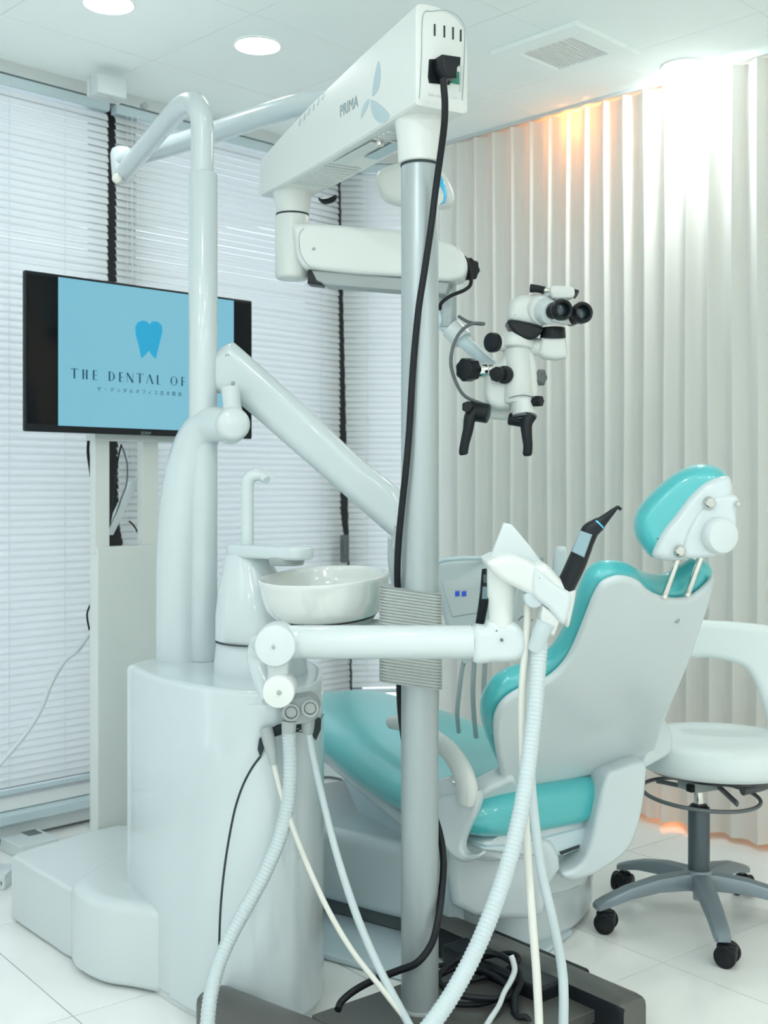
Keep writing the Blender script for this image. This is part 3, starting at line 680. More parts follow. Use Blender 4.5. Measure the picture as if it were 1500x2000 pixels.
# diagonal arm
arm_px = [(452, 671), (474, 684), (600, 797), (700, 892), (790, 972), (792, 1075), (768, 1075), (766, 1050), (752, 1036), (660, 955), (560, 868), (463, 784), (440, 772), (405, 760), (395, 735), (398, 712), (424, 688)]
aO = U(600, 860, 2.78); aN = V((-0.18, -0.98, 0)).normalized()
pts_ = [Up(x, y, aO, aN) for x, y in arm_px]
slab('instrument_arm', cr(pts_, 4), aN, 0.032, 0.032, M['shell'], un, ri=0.026, segs=6)
cyl('arm_screw', Up(463, 751, aO, aN)+aN*0.031, Up(463, 751, aO, aN)+aN*0.0335, 0.0052, M['grey'], un)
ptube('arm_drop', [(778, 1050, 2.80), (779, 1105, 2.82), (792, 1150, 2.9), (850, 1172, 3.0)], [0.026, 0.026, 0.026, 0.024], M['arm'], un, smooth=4, segs=24)
# instrument table with its control panel
tO = U(912, 1150, 3.02); tN = V((-0.35, -0.93, 0.10)).normalized()
slab('instrument_table', cr([Up(x, y, tO, tN) for x, y in [(846, 1110), (852, 1094), (875, 1088), (930, 1085), (985, 1083), (1012, 1092), (1010, 1150), (996, 1222), (985, 1250), (930, 1255), (884, 1250), (862, 1205), (850, 1150)]], 4), tN, 0.0, 0.20, M['arm'], un, ri=0.02, segs=5)
tt = pxslab('control_panel', [(862, 1134), (944, 1128), (980, 1128), (975, 1190), (938, 1196), (884, 1205)], tO+tN*0.0008, tN, 0.002, 0.001, M['trim'], un, ri=0.002)
for x0_ in (889, 902): pxslab('digit_display', [(x0_, 1155), (x0_+8.5, 1154), (x0_+8.5, 1164), (x0_, 1165)], tO+tN*0.004, tN, 0.0008, 0.0008, M['digit'], tt, ri=0)
for k in range(5): pxslab('button', [(886+k*11, 1146-k*0.6), (893+k*11, 1145-k*0.6), (893+k*11, 1151-k*0.6), (886+k*11, 1152-k*0.6)], tO+tN*0.003, tN, 0.001, 0.001, M['arm'], tt, ri=0)
ptube('table_rim', [(848, 1112, 2.99), (856, 1098, 2.985), (880, 1092, 2.98), (930, 1090, 2.99), (1008, 1091, 3.01)], [0.006]*5, M['blue'], un, smooth=4, segs=10)
for x0_, x1_ in ((1040, 1061),): pxslab('tray_holder', [(x0_, 1088), (x1_, 1089), (x1_-1, 1106), (x0_+8, 1106)], U(1050, 1096, 3.0), VW, 0.01, 0.03, M['grey'], un, ri=0.002)
pxslab('handpiece_cradle', [(1084, 1074), (1095, 1067), (1106, 1070), (1108, 1090), (1100, 1125), (1080, 1124)], U(1095, 1100, 2.98), VW, 0.02, 0.02, M['arm'], un, ri=0.012, sm=4)
hp = [([(908, 1285, 2.98), (902, 1310, 2.98), (897, 1350, 2.98), (893, 1392, 2.99), (896, 1430, 3.02)], 0.0058), ([(928, 1240, 2.97), (926, 1300, 2.97), (924, 1350, 2.97), (926, 1400, 2.98), (930, 1440, 3.0)], 0.0062), ([(949, 1240, 2.95), (947, 1300, 2.95), (945, 1350, 2.95), (948, 1400, 2.96)], 0.0062)]
for P_, r_ in hp: ptube('handpiece_hose', P_, r_, M['greyhose'], un, smooth=5, segs=10)
pxslab('hose_guide', [(900, 1283), (916, 1283), (912, 1295), (904, 1295)], U(908, 1288, 2.98), VW, 0.01, 0.01, M['arm'], un, ri=0.002)
# lamp post and its jointed arms
cyl('lamp_post', U(396.5, 1290, 2.80), U(396.5, 338, 2.80), 0.0345, M['shell'], un, bev=0.004, segs=40)
lx = [(395, 345, 2.80), (395, 300, 2.80), (395, 250, 2.80), (391, 222, 2.80), (380, 203, 2.83), (365, 203, 2.88), (345, 217, 2.95), (320, 245, 3.06), (290, 281, 3.2), (260, 316, 3.36), (238, 344, 3.48)]
ptube('lamp_pipe', lx, [0.0275]*3+[0.0275, 0.0275, 0.0275, 0.027, 0.0265, 0.0265, 0.0265, 0.026], M['shell'], un, smooth=6, segs=28)
jc = U(240, 335, 3.48)
lathe('lamp_elbow', [(0, -0.030), (0.022, -0.030), (0.030, -0.024), (0.033, -0.010), (0.033, 0.055), (0.028, 0.068), (0.016, 0.074), (0, 0.074)], jc, V((-0.1, 0.1, 1)).normalized(), M['arm'], un, 28)
cyl('elbow_pin', U(233, 352, 3.44), U(228, 347, 3.42), 0.016, M['cream'], un)
l2 = [(232, 316, 3.47), (262, 306, 3.44), (330, 286, 3.35), (420, 258, 3.2), (520, 224, 3.05), (600, 203, 2.95), (700, 196, 2.86), (780, 240, 2.84), (800, 300, 2.84), (806, 340, 2.84)]
ptube('lamp_arm', l2, [0.018, 0.026, 0.029, 0.029, 0.029, 0.028, 0.026, 0.022, 0.022, 0.022], M['shell'], un, smooth=6, segs=24)
# lamp head: a curved housing with blue reflectors facing the chair
hO = U(815, 362, 2.86); hN = V((0.55, -0.45, -0.70)).normalized()
hd = cr([Up(x, y, U(815, 362, 2.82), VW) for x, y in [(733, 352), (742, 335), (775, 322), (815, 318), (850, 322), (864, 338), (878, 360), (887, 385), (884, 398), (868, 404), (830, 402), (780, 398), (752, 388), (738, 370)]], 4)
slab('lamp_head', hd, VW, 0.03, 0.05, M['scope'], un, ri=0.022, segs=5)
pxslab('reflector', [(846, 345), (862, 343), (868, 358), (873, 380), (870, 396), (858, 400), (846, 398)], U(815, 362, 2.785), VW, 0.004, 0.004, M['lens'], un, ri=0.003)
pxslab('reflector_facet', [(846, 366), (861, 366), (867, 380), (866, 392), (856, 402), (846, 402)], U(815, 362, 2.779), VW, 0.003, 0.002, M['scope'], un, ri=0.002)
ptube('lamp_handle', [(626, 388, 2.92), (634, 393, 2.9), (648, 390, 2.88), (656, 383, 2.87)], [0.006, 0.008, 0.008, 0.005], M['black'], un, smooth=4)
# assistant arm
aD = 2.17
wv = V((0, -1, 0))
cyl('assistant_arm', U(585, 1254, 2.19), U(930, 1254, 2.13), 0.0315, M['arm'], un, r2=0.0305, segs=40)
cyl('arm_seam', U(591, 1254, 2.19), U(592.5, 1254, 2.19), 0.0318, M['gap'], un, segs=40, bev=0)
ptube('arm_collar', [(530, 1254, 2.19), (560, 1254, 2.19), (590, 1254, 2.19)], [0.031, 0.0315, 0.0315], M['arm'], un, segs=32)
def disc(name, px, py, d, rpx, th, m, par=un, N=VW, dome=0.004):
    c = U(px, py, d); R = rpx*d/FX
    return lathe(name, [(0, -th), (R*0.9, -th), (R, -th+R*0.12), (R, -R*0.14), (R*0.95, -R*0.03), (R*0.86, 0.0), (0, dome*0.4)], c, N, m, par, 40)
disc('arm_joint', 537, 1262, 2.145, 41, 0.075, M['arm'])
cyl('joint_screw', U(534, 1264, 2.143), U(534, 1264, 2.139), 0.003, M['grey'], un)
ptube('joint_neck', [(543, 1290, 2.18), (543, 1315, 2.18), (545, 1345, 2.18)], [0.0205, 0.0195, 0.0215], M['arm'], un, segs=24)
disc('pivot_disc', 543.5, 1352, 2.135, 32, 0.07, M['scope'])
cyl('pivot_screw', U(545, 1353, 2.134), U(545, 1353, 2.130), 0.0042, M['grey'], un)
ptube('rear_link', [(516, 1262, 2.25), (508, 1285, 2.26), (520, 1330, 2.24), (534, 1362, 2.22)], [0.030, 0.026, 0.024, 0.024], M['shell'], un, smooth=4, segs=20)
ptube('cabinet_bracket', [(543, 1352, 2.2), (543, 1350, 2.30), (540, 1340, 2.45)], [0.025, 0.028, 0.03], M['shell'], un, segs=20)
cyl('arm_seam', U(921, 1254, 2.132), U(922.5, 1254, 2.132), 0.0308, M['gap'], un, segs=40, bev=0)
# rounded end of the arm
ep = [(923, 1224), (945, 1221), (952, 1212), (968, 1206), (985, 1206), (1005, 1214), (1021, 1230), (1028, 1250), (1026, 1270), (1014, 1284), (998, 1290), (960, 1291), (923, 1290)]
pxslab('arm_end', ep, U(970, 1250, 2.13), VW, 0.031, 0.031, M['arm'], un, ri=0.018, segs=5, sm=3)
cyl('end_screw', U(980, 1250, 2.098), U(980, 1250, 2.094), 0.003, M['dgrey'], un)
ptube('holder_post', [(979, 1222, 2.12), (979, 1170, 2.12), (979, 1166, 2.12), (980, 1135, 2.12), (980, 1100, 2.12)], [0.0215, 0.023, 0.0255, 0.027, 0.027], M['scope'], un, segs=28)
# instrument holder
hO = U(1030, 1140, 2.10); hNn = V((0.12, -0.97, -0.12)).normalized()
hb = [(947, 1098), (957, 1088), (975, 1082), (998, 1081), (1025, 1090), (1042, 1100), (1057, 1097), (1070, 1105), (1092, 1128), (1116, 1146), (1118, 1160), (1110, 1200), (1104, 1220), (1096, 1214), (1088, 1196), (1062, 1180), (1030, 1158), (1000, 1142), (968, 1124)]
hm = pxslab('instrument_holder', hb, hO, hNn, 0.030, 0.045, M['scope'], un, ri=0.013, segs=6, sm=4)
pxslab('holder_shield', [(984, 1021), (999, 1024), (1030, 1060), (1062, 1102), (1055, 1112), (960, 1108), (953, 1098)], hO-hNn*0.01, hNn, 0.004, 0.006, M['arm'], un, ri=0.003, segs=3)
pxslab('holder_cheek', [(1040, 1110), (1052, 1112), (1085, 1140), (1114, 1158), (1108, 1198), (1096, 1218), (1070, 1188), (1045, 1168), (1036, 1150)], hO+hNn*0.022, hNn, 0.014, 0.02, M['arm'], un, ri=0.010, segs=5, sm=3)
pxslab('hose_clamp', [(1056, 1178), (1092, 1205), (1078, 1240), (1050, 1220)], hO+hNn*0.012, hNn, 0.016, 0.018, M['scope'], un, ri=0.005)
pxslab('suction_lever', [(1022, 1160), (1036, 1156), (1056, 1170), (1054, 1182), (1036, 1186), (1024, 1176)], hO+hNn*0.015, hNn, 0.012, 0.012, M['hose'], un, ri=0.004, sm=2)
ptube('hose_connector', [(1066, 1215, 2.085), (1055, 1240, 2.09), (1046, 1268, 2.10)], [0.017, 0.0155, 0.0145], M['hose'], un, segs=18)
ptube('spray_clip', [(1012, 1212, 2.14), (1022, 1204, 2.14), (1030, 1215, 2.13), (1024, 1226, 2.13), (1040, 1210, 2.13)], 0.0018, M['grey'], un, smooth=5, segs=8)
# hoses hanging from the holder
ribbed('suction_hose', [(1056, 1240, 2.10), (1052, 1290, 2.10), (1046, 1370, 2.08), (1036, 1460, 2.06), (1022, 1560, 2.03), (1000, 1660, 2.0), (972, 1750, 1.97), (932, 1850, 1.94), (884, 1940, 1.90), (835, 2010, 1.87), (790, 2060, 1.85), V((-0.02, 1.84, 0.10)), V((-0.11, 1.88, 0.030)), V((-0.21, 1.97, 0.018)), V((-0.29, 2.07, 0.022)), U(402, 2060, 2.17)], 0.0152, M['hose'], un)
ptube('saliva_hose', [(1031, 1180, 2.11), (1029, 1240, 2.11), (1021, 1330, 2.11), (1020, 1420, 2.10), (1023, 1520, 2.08), (1029, 1650, 2.05), (1040, 1800, 2.0), (1049, 1920, 1.97), (1053, 2050, 1.95), V((0.250, 1.94, 0.06)), V((0.215, 1.96, 0.016)), V((0.17, 2.02, 0.03)), V((0.12, 2.09, 0.082)), U(840, 2050, 2.13)], 0.0072, M['cream'], un, smooth=6)
ptube('syringe_hose', [(1040, 1240, 2.16), (1030, 1330, 2.17), (1032, 1440, 2.18), (1040, 1560, 2.17), (1056, 1690, 2.15), (1078, 1790, 2.12), (1096, 1880, 2.10), (1101, 1950, 2.08), (1098, 2050, 2.06), V((0.305, 2.04, 0.05)), V((0.27, 2.02, 0.016)), V((0.20, 2.05, 0.04)), V((0.13, 2.11, 0.085)), U(820, 2040, 2.14)], 0.0088, M['hose'], un, smooth=6)
# hose couplings on the cabinet
cD = 2.345
cp = pxslab('coupling_block', [(556, 1378), (562, 1366), (590, 1361), (604, 1359), (616, 1366), (623, 1382), (620, 1398), (606, 1410), (580, 1414), (562, 1412), (548, 1396)], U(585, 1385, cD), VW, 0.012, 0.06, M['grey'], un, ri=0.007, sm=3)
for px, py in ((569, 1391), (606, 1383)):
    c = U(px, py, cD-0.012)
    lathe('coupling_ring', [(0.0125, 0), (0.0175, 0), (0.0185, 0.003), (0.0175, 0.006), (0.0125, 0.004)], c, VW, M['greyhose'], cp, 32)
    cyl('coupling_plug', c-VW*0.002, c+VW*0.003, 0.0115, M['wrap'], cp)
ptube('coupling_nozzle', [(565, 1408, 2.34), (564, 1425, 2.34), (563, 1438, 2.34)], [0.0155, 0.0145, 0.013], M['greyhose'], un, segs=20)
ptube('coupling_nozzle', [(602, 1402, 2.35), (601, 1420, 2.35), (600, 1432, 2.35)], [0.014, 0.0135, 0.012], M['grey'], un, segs=20)
ptube('hose_sleeve', [(520, 1424, 2.36), (526, 1450, 2.35), (532, 1480, 2.34), (534, 1492, 2.34)], [0.0135, 0.013, 0.0085, 0.0075], M['greyhose'], un, smooth=4, segs=18)
ribbed('drain_hose', [(564, 1432, 2.34), (567, 1500, 2.335), (562, 1570, 2.33), (545, 1640, 2.32), (515, 1710, 2.305), (480, 1775, 2.29), (450, 1830, 2.275), (425, 1890, 2.25), (409, 1960, 2.21), (402, 2060, 2.17)], 0.0148, M['hose'], un)
ptube('cream_tube', [(533, 1485, 2.34), (548, 1545, 2.335), (570, 1612, 2.32), (605, 1700, 2.30), (645, 1785, 2.27), (690, 1860, 2.24), (745, 1930, 2.20), (800, 2000, 2.16), (840, 2050, 2.13)], 0.0055, M['cream'], un, smooth=6)
ptube('supply_hose', [(601, 1425, 2.35), (612, 1480, 2.345), (628, 1550, 2.34), (650, 1640, 2.325), (675, 1725, 2.30), (705, 1810, 2.27), (745, 1900, 2.22), (790, 1985, 2.17), (820, 2040, 2.14)], [0.0075, 0.0072, 0.007, 0.0072, 0.0078, 0.008, 0.008, 0.008, 0.008], M['hose'], un, smooth=6)
# curing light held by the holder
cl = thing('curing_light', 'black pen shaped curing light with hooked tip, held by the white holder', 'curing light', U(1130, 1110, 2.09))
ptube('handle', [(1098, 1160, 2.10), (1112, 1130, 2.09), (1128, 1095, 2.08), (1144, 1055, 2.07)], [0.0165, 0.0175, 0.0175, 0.0155], M['black'], cl, smooth=4, segs=24)
ptube('neck', [(1144, 1056, 2.07), (1152, 1038, 2.068), (1164, 1028, 2.066), (1174, 1021, 2.064)], [0.0155, 0.016, 0.0135, 0.0115], M['black'], cl, smooth=4, segs=24)
ptube('nozzle', [(1172, 1022, 2.064), (1188, 1007, 2.06), (1203, 993, 2.055), (1208, 991, 2.054), (1213, 996, 2.053)], [0.0108, 0.0068, 0.0035, 0.0030, 0.0030], M['black'], cl, smooth=4, segs=20)
ptube('blue_ring', [(1169, 1025, 2.064), (1171, 1023, 2.064)], [0.0122, 0.0120], M['lens'], cl, segs=20)
lN = V((-0.15, -0.98, 0.1)).normalized()
pxslab('display_label', [(1133, 1036), (1157, 1044), (1141, 1089), (1116, 1077)], U(1137, 1062, 2.053), lN, 0.002, 0.006, M['labelc'], cl, ri=0.003)
c2 = thing('handpiece', 'black handpiece with pale labels hanging by the control panel', 'handpiece', U(945, 1180, 2.9))
ptube('handle', [(948, 1112, 2.92), (948, 1140, 2.91), (944, 1180, 2.9), (936, 1225, 2.9), (934, 1245, 2.9)], [0.009, 0.012, 0.0125, 0.011, 0.009], M['black'], c2, smooth=4, segs=20)
pxslab('label', [(943, 1146), (954, 1146), (952, 1170), (941, 1170)], U(948, 1158, 2.886), VW, 0.001, 0.003, M['labelc'], c2, ri=0.001)
pxslab('label', [(944, 1122), (954, 1124), (954, 1140), (944, 1138)], U(948, 1130, 2.897), VW, 0.001, 0.003, M['dgrey'], c2, ri=0.001)
# ------------------------------------------------------------------ surgical microscope
PC = V((0.0723, 2.35, 0))
mi = thing('surgical_microscope', 'white dental microscope hanging from a long arm on a tall grey pole stand', 'microscope', PC)
cyl('pole', PC+Z*0.070, U(820, 322, 2.35), 0.0378, M['alu'], mi, bev=0.002, segs=48)
cyl('pole_collar', PC+Z*0.062, PC+Z*0.074, 0.0395, M['grey'], mi, segs=48)
cyl('pole_rim', U(820, 322, 2.35)-Z*0.004, U(820, 322, 2.35)+Z*0.0015, 0.0388, M['gap'], mi, bev=0, segs=48)
pt = U(820, 322, 2.35)
lathe('pole_coupler', [(0, 0.001), (0.041, 0.001), (0.0435, 0.003), (0.046, 0.05), (0.051, 0.085), (0.056, 0.098), (0, 0.098)], pt, Z, M['scope'], mi, 48)
AX = V((-0.487, 0.873, 0)).normalized(); AWd = V((0.873, 0.487, 0)).normalized(); SN = -AWd
N0 = V((0.063, 2.247, 0))                         # near-left bottom corner of the arm box
def A3(s, t, z): return N0+AX*s+AWd*t+Z*z
# body: lofted cross-sections along the arm, rounded crown
secA = [(0.0, 1.862, 2.052, 0.119), (0.004, 1.858, 2.056, 0.119), (0.24, 1.850, 2.030, 0.119), (0.48, 1.845, 1.998, 0.119), (0.66, 1.845, 1.966, 0.119), (0.76, 1.845, 1.944, 0.119), (0.785, 1.848, 1.934, 0.108)]
bm = bmesh.new(); rg = []
for i, (s, zb, zt, wd) in enumerate(secA):
    ins = 0.006 if i in (0, len(secA)-1) else 0; pts_ = []
    w0, w1 = ins, wd-ins; zb_, zt_ = zb+ins, zt-ins; H_ = zt_-zb_
    pts_ += [(w0+0.004, zb_), (w0, zb_+0.004)]
    pts_ += [(w0, zb_+H_*0.5), (w0, zt_-0.030)]
    for f_, dz_ in ((0.02, 0.006), (0.08, 0.0015), (0.2, 0.0), (0.4, 0.0), (0.58, 0.004), (0.72, 0.010), (0.84, 0.019), (0.93, 0.031), (0.985, 0.046)):
        pts_.append((w0+(w1-w0)*f_, zt_-dz_))
    pts_ += [(w1, zb_+H_*0.6), (w1-0.004*0, zb_+0.006), (w1-0.008, zb_)]
    rg.append([bm.verts.new(A3(s, t_, z_)) for t_, z_ in pts_])
n_ = len(rg[0])
for i in range(len(rg)-1):
    for k in range(n_): q = (k+1) % n_; bm.faces.new((rg[i][k], rg[i][q], rg[i+1][q], rg[i+1][k]))
bm.faces.new(rg[0]); bm.faces.new(rg[-1][::-1])
mb = fin('arm_box', bm, M['scope'], mi, angle=35)
# end plate with vents, inlet, switch
EN = -AX
EO = A3(0, 0.05, 1.95)+EN*0.0008
def ep(x, y): return Up(x, y, EO, EN)
def eslab(name, px, a, b, m, par=mb, ri=0.0, sm=0): return pxslab(name, px, EO, EN, a, b, m, par, ri=ri, sm=sm)
oc = cr([ep(x, y) for x, y in [(819, 192), (823, 110), (826, 30), (845, 22), (868, 20), (888, 27), (903, 42), (908, 62), (907, 120), (903, 196)]], 5, closed=False)
tube('end_plate_joint', oc, 0.0007, M['ink'], mb, segs=5)
for x_, y0_, y1_ in ((849, 47, 70), (868, 50, 73), (885, 53, 77), (900, 58, 81)):
    eslab('vent_slot', [(x_-1.4, y0_), (x_+1.4, y0_), (x_+1.4, y1_), (x_-1.4, y1_)], 0.0006, 0.001, M['gap'])
eslab('inlet_socket', [(838, 116), (856, 115), (882, 121), (881, 150), (878, 166), (838, 162), (836, 150)], 0.0012, 0.002, M['black'])
eslab('power_switch', [(880.5, 139), (896, 141), (896, 165), (880, 162)], 0.003, 0.001, M['green'], ri=0.0005)
eslab('switch_bezel', [(883, 122), (904, 127), (901, 178), (898, 178), (901, 130), (883, 126)], 0.0008, 0.001, M['trim'])
for k in range(4): eslab('rating_print', [(838+k*15, 183+k*2), (848+k*15, 184+k*2), (848+k*15, 187+k*2), (838+k*15, 186+k*2)], 0.0003, 0.0003, M['trim'])
# printing on the arm's side
SO = A3(0.3, 0, 1.9)+SN*0.0006
def ss(name, px, m, sm=4): return pxslab(name, px, SO, SN, 0.0002, 0.0004, m, mb, ri=0, sm=sm, smooth=False)
ss('logo_petal', [(739, 119), (743, 140), (741, 165), (735, 180), (727, 188), (728, 170), (732, 145)], M['petal'])
ss('logo_petal', [(721, 193), (718, 207), (712, 220), (705, 232), (706, 218), (712, 202)], M['petal'])
ss('logo_petal', [(725, 195), (740, 203), (758, 220), (760, 229), (752, 238), (742, 240), (732, 232), (725, 215)], M['petal'])
p0 = Up(663.5, 229.5, SO, SN); p1 = Up(703, 207, SO, SN); tX = -AX
L = (p1-p0).dot(tX); text('name_lettering', 'PRIMA', p0, tX, Z, 0.037, M['ink'], mb, 0.0003, sx=0.82)
for k in range(6):
    x_ = 583+k*9; y_ = 246-k*10
    ss('side_slot', [(x_, y_), (x_+3.2, y_-15), (x_+4.2, y_-15), (x_+1.0, y_)], M['petal'], sm=0)
# underside labels and ribs
bz = 1.8455
def upt(s, t_): return A3(s, t_, bz-0.0012)
for s0_, s1_, t0_, t1_, m_ in ((0.22, 0.40, 0.020, 0.050, 'ink'), (0.20, 0.33, 0.062, 0.096, 'labelc')):
    slab('underside_label', [upt(s0_, t0_), upt(s1_, t0_), upt(s1_, t1_), upt(s0_, t1_)], -Z, 0.0005, 0.001, M['petal' if m_ == 'labelc' else 'trim'], mb, ri=0, smooth=False)
cyl('ceiling_hook', A3(0.20, 0.03, bz-0.001), A3(0.20, 0.03, bz-0.014), 0.008, M['chrome'], mb)
bm = bmesh.new()
for k in range(26):
    s_ = 0.14+k*0.0185
    if not 0.2 < s_ < 0.4:
        add_box(bm, A3(s_, 0.057, bz-0.0016), (AX, AWd, Z), (0.004, 0.085, 0.003))
fin('underside_rib', bm, M['trim'], mb, smooth=False, kind='stuff')
# far coupler and vertical joint
fc = A3(0.695, 0.056, 0)
lathe('joint_neck', [(0, 0), (0.0395, 0), (0.041, 0.003), (0.0445, 0.03), (0.049, 0.052), (0, 0.052)], V((fc.x, fc.y, 1.793)), Z, M['scope'], mi, 40)
lathe('joint_ring', [(0, 0), (0.041, 0), (0.041, 0.003), (0, 0.003)], V((fc.x, fc.y, 1.790)), Z, M['gap'], mi, 40)
lathe('vertical_joint', [(0, 0), (0.036, 0), (0.0405, 0.004), (0.0425, 0.01), (0.0425, 0.150), (0.040, 0.157), (0, 0.157)], V((fc.x, fc.y, 1.632)), Z, M['scope'], mi, 48)
# spring arm
sO = U(700, 490, 2.84); sN = V((-0.13, -0.99, 0)).normalized()
sa = [(578, 447), (598, 442), (640, 444), (720, 451), (790, 457), (850, 472), (885, 483), (905, 500), (914, 520), (908, 545), (885, 553), (860, 553), (785, 545), (700, 540), (618, 531), (598, 528), (585, 505), (581, 475)]
pxslab('spring_arm', sa, sO, sN, 0.045, 0.045, M['scope'], mi, ri=0.012, segs=5, sm=3)
tube('end_cover_joint', [Up(x, y, sO+sN*0.0455, sN) for x, y in cr([V((592, 446, 0)), V((583, 455, 0)), V((584, 490, 0)), V((596, 515, 0)), V((612, 529, 0))], 5, closed=False) for x, y in [(x, y)]] if False else [Up(v.x, v.y, sO+sN*0.0455, sN) for v in cr([V((594, 446, 0)), V((585, 458, 0)), V((586, 490, 0)), V((598, 514, 0)), V((614, 527, 0))], 5, closed=False)], 0.0008, M['ink'], mi, segs=5)
cyl('arm_screw', Up(613, 486, sO+sN*0.0448, sN), Up(613, 486, sO+sN*0.047, sN), 0.004, M['grey'], mi)
pxslab('arm_undertray', [(612, 531), (790, 546), (880, 555), (872, 578), (790, 572), (640, 560), (622, 552)], sO, sN, 0.028, 0.034, M['grey'], mi, ri=0.004)
pxslab('arm_gap', [(606, 530), (618, 531), (632, 556), (630, 560), (604, 557)], sO, sN, 0.026, 0.026, M['black'], mi, ri=0.003)
cyl('arm_drop', U(874, 545, 2.86), U(874, 640, 2.86), 0.0225, M['alu'], mi, segs=32)
star('locking_knob', U(905, 526, 2.84), U(924, 526, 2.815), 0.0275, M['black'], mi, 7, 0.14)
ptube('lamp_cable', [(850, 580, 2.83), (868, 554, 2.81), (886, 515, 2.80), (905, 502, 2.80), (916, 520, 2.80), (920, 552, 2.80), (908, 566, 2.79), (880, 578, 2.79), (862, 592, 2.79), (859, 604, 2.80)], 0.0045, M['rubber'], mi, smooth=6, segs=10)
# yoke from the drop to the microscope head
ptube('yoke_arm', [(846, 612, 2.86), (880, 640, 2.86), (905, 666, 2.85), (945, 702, 2.84), (985, 736, 2.83)], [0.020, 0.021, 0.0165, 0.0155, 0.0150], M['blue'], mi, segs=16, flat=0.8)
ptube('yoke_collar', [(880, 640, 2.86), (896, 655, 2.855), (904, 664, 2.85)], [0.026, 0.0275, 0.025], M['arm'], mi, segs=20)
ptube('fibre_cable', [(896, 618, 2.84), (915, 629, 2.82), (940, 633, 2.79), (943, 632, 2.79), (920, 633, 2.78), (898, 650, 2.77), (884, 680, 2.76), (881, 715, 2.76), (892, 750, 2.765), (910, 775, 2.77), (945, 790, 2.78)], 0.0042, M['dgrey'], mi, smooth=6, segs=10)
HD = 2.80
hp_ = thing('x', 'x', 'x'); bpy.data.objects.remove(hp_)
hb = pxslab('head_body', [(975, 708), (985, 690), (1005, 680), (1025, 679), (1040, 690), (1046, 705), (1049, 740), (1049, 780), (1040, 792), (1000, 790), (992, 800), (950, 794), (946, 740), (955, 715)], U(1010, 740, HD), VW, 0.028, 0.035, M['scope'], mi, ri=0.016, segs=6, sm=2)
cyl('optic_tube', U(1012, 790, HD-0.02), U(1010, 682, HD-0.005), 0.0355, M['scope'], mi, r2=0.034, segs=40, bev=0.006)
pxslab('lamp_housing', [(946, 738), (975, 742), (1000, 780), (998, 812), (990, 820), (957, 818), (946, 790)], U(970, 780, HD+0.02), VW, 0.012, 0.03, M['scope'], mi, ri=0.008, segs=4)
cyl('lens_mount', U(1024, 812, HD-0.035), U(1021, 776, HD-0.025), 0.0275, M['scope'], mi, r2=0.0300, segs=36)
cyl('lens_ring', U(1025, 816, HD-0.037), U(1025, 811, HD-0.036), 0.0288, M['dgrey'], mi, segs=36)
tube('mount_joint', [U(994+i*4.2, 779-7*math.sin(math.pi*(i+1)/15), HD-0.060+0.0006*abs(i-6)) for i in range(13)], 0.0012, M['dgrey'], mi, segs=6)
cyl('objective_lens', U(1025.2, 818, HD-0.037), U(1025, 815, HD-0.037), 0.0235, M['optic'], mi, segs=36)
# neck block and side ports
cyl('beam_splitter', U(1008, 684, HD-0.005), U(1010, 655, HD), 0.046, M['scope'], mi, r2=0.043, segs=36, bev=0.008)
cyl('side_port', U(992, 670, HD), U(966, 669, HD-0.025), 0.0205, M['scope'], mi, segs=30)
cyl('port_cap', U(968, 669, HD-0.024), U(957, 669, HD-0.036), 0.0235, M['black'], mi, segs=30)
cyl('side_port', U(1030, 675, HD), U(1066, 680, HD-0.02), 0.021, M['scope'], mi, segs=30)
pxslab('camera_adapter', [(1056, 661), (1103, 661), (1107, 690), (1105, 700), (1085, 704), (1060, 700), (1050, 690)], U(1080, 680, HD-0.02), VW, 0.024, 0.026, M['scope'], mi, ri=0.012, segs=5)
cyl('adapter_ring', U(1080, 662, HD-0.02), U(1080, 640, HD-0.02), 0.0305, M['black'], mi, r2=0.029, segs=32)
# tilting joint: dark bellows wedge
pxslab('tilt_joint', [(988, 634), (996, 628), (1030, 634), (1058, 643), (1052, 656), (1038, 666), (1018, 665), (1000, 652)], U(1022, 648, HD-0.01), VW, 0.038, 0.03, M['black'], mi, ri=0.008, segs=4, sm=2)
# binocular tube
pxslab('binocular_body', [(991, 610), (997, 590), (1012, 580), (1030, 579), (1050, 588), (1062, 600), (1064, 625), (1055, 641), (1030, 636), (994, 629)], U(1028, 610, HD-0.01), VW, 0.040, 0.030, M['scope'], mi, ri=0.022, segs=6, sm=3)
cyl('swivel_ring', U(1042, 602, HD-0.01), U(1060, 606, HD-0.05), 0.036, M['scope'], mi, r2=0.034, segs=36, bev=0.006)
cyl('eyepiece_carrier', U(1058, 605, HD-0.03), U(1078, 612, HD-0.07), 0.034, M['arm'], mi, r2=0.028, segs=36, bev=0.006)
for (x0_, y0_, x1_, y1_, dd_) in ((1070, 608, 1104, 604, 0.0), (1112, 622, 1143, 608, 0.022)):
    a_ = U(x0_, y0_, HD-0.05+dd_); b_ = U(x1_, y1_, HD-0.12+dd_); dv = b_-a_
    e = cyl('eyepiece', a_, a_+dv*0.55, 0.0195, M['black'], mi, segs=32)
    lathe('eye_cup', [(0.010, 0.0), (0.021, 0.0), (0.0245, 0.006), (0.0255, 0.022), (0.0225, 0.028), (0.017, 0.026), (0.0135, 0.014), (0.012, 0.012), (0, 0.012)], a_+dv*0.58, dv, M['black'], mi, 36)
    cyl('ocular_lens', a_+dv*0.72, a_+dv*0.76, 0.0125, M['optic'], mi, segs=28)
ptube('eyepiece_bridge', [(1078, 615, HD-0.06), (1100, 622, HD-0.05), (1125, 624, HD-0.04)], [0.018, 0.014, 0.014], M['scope'], mi, segs=20)
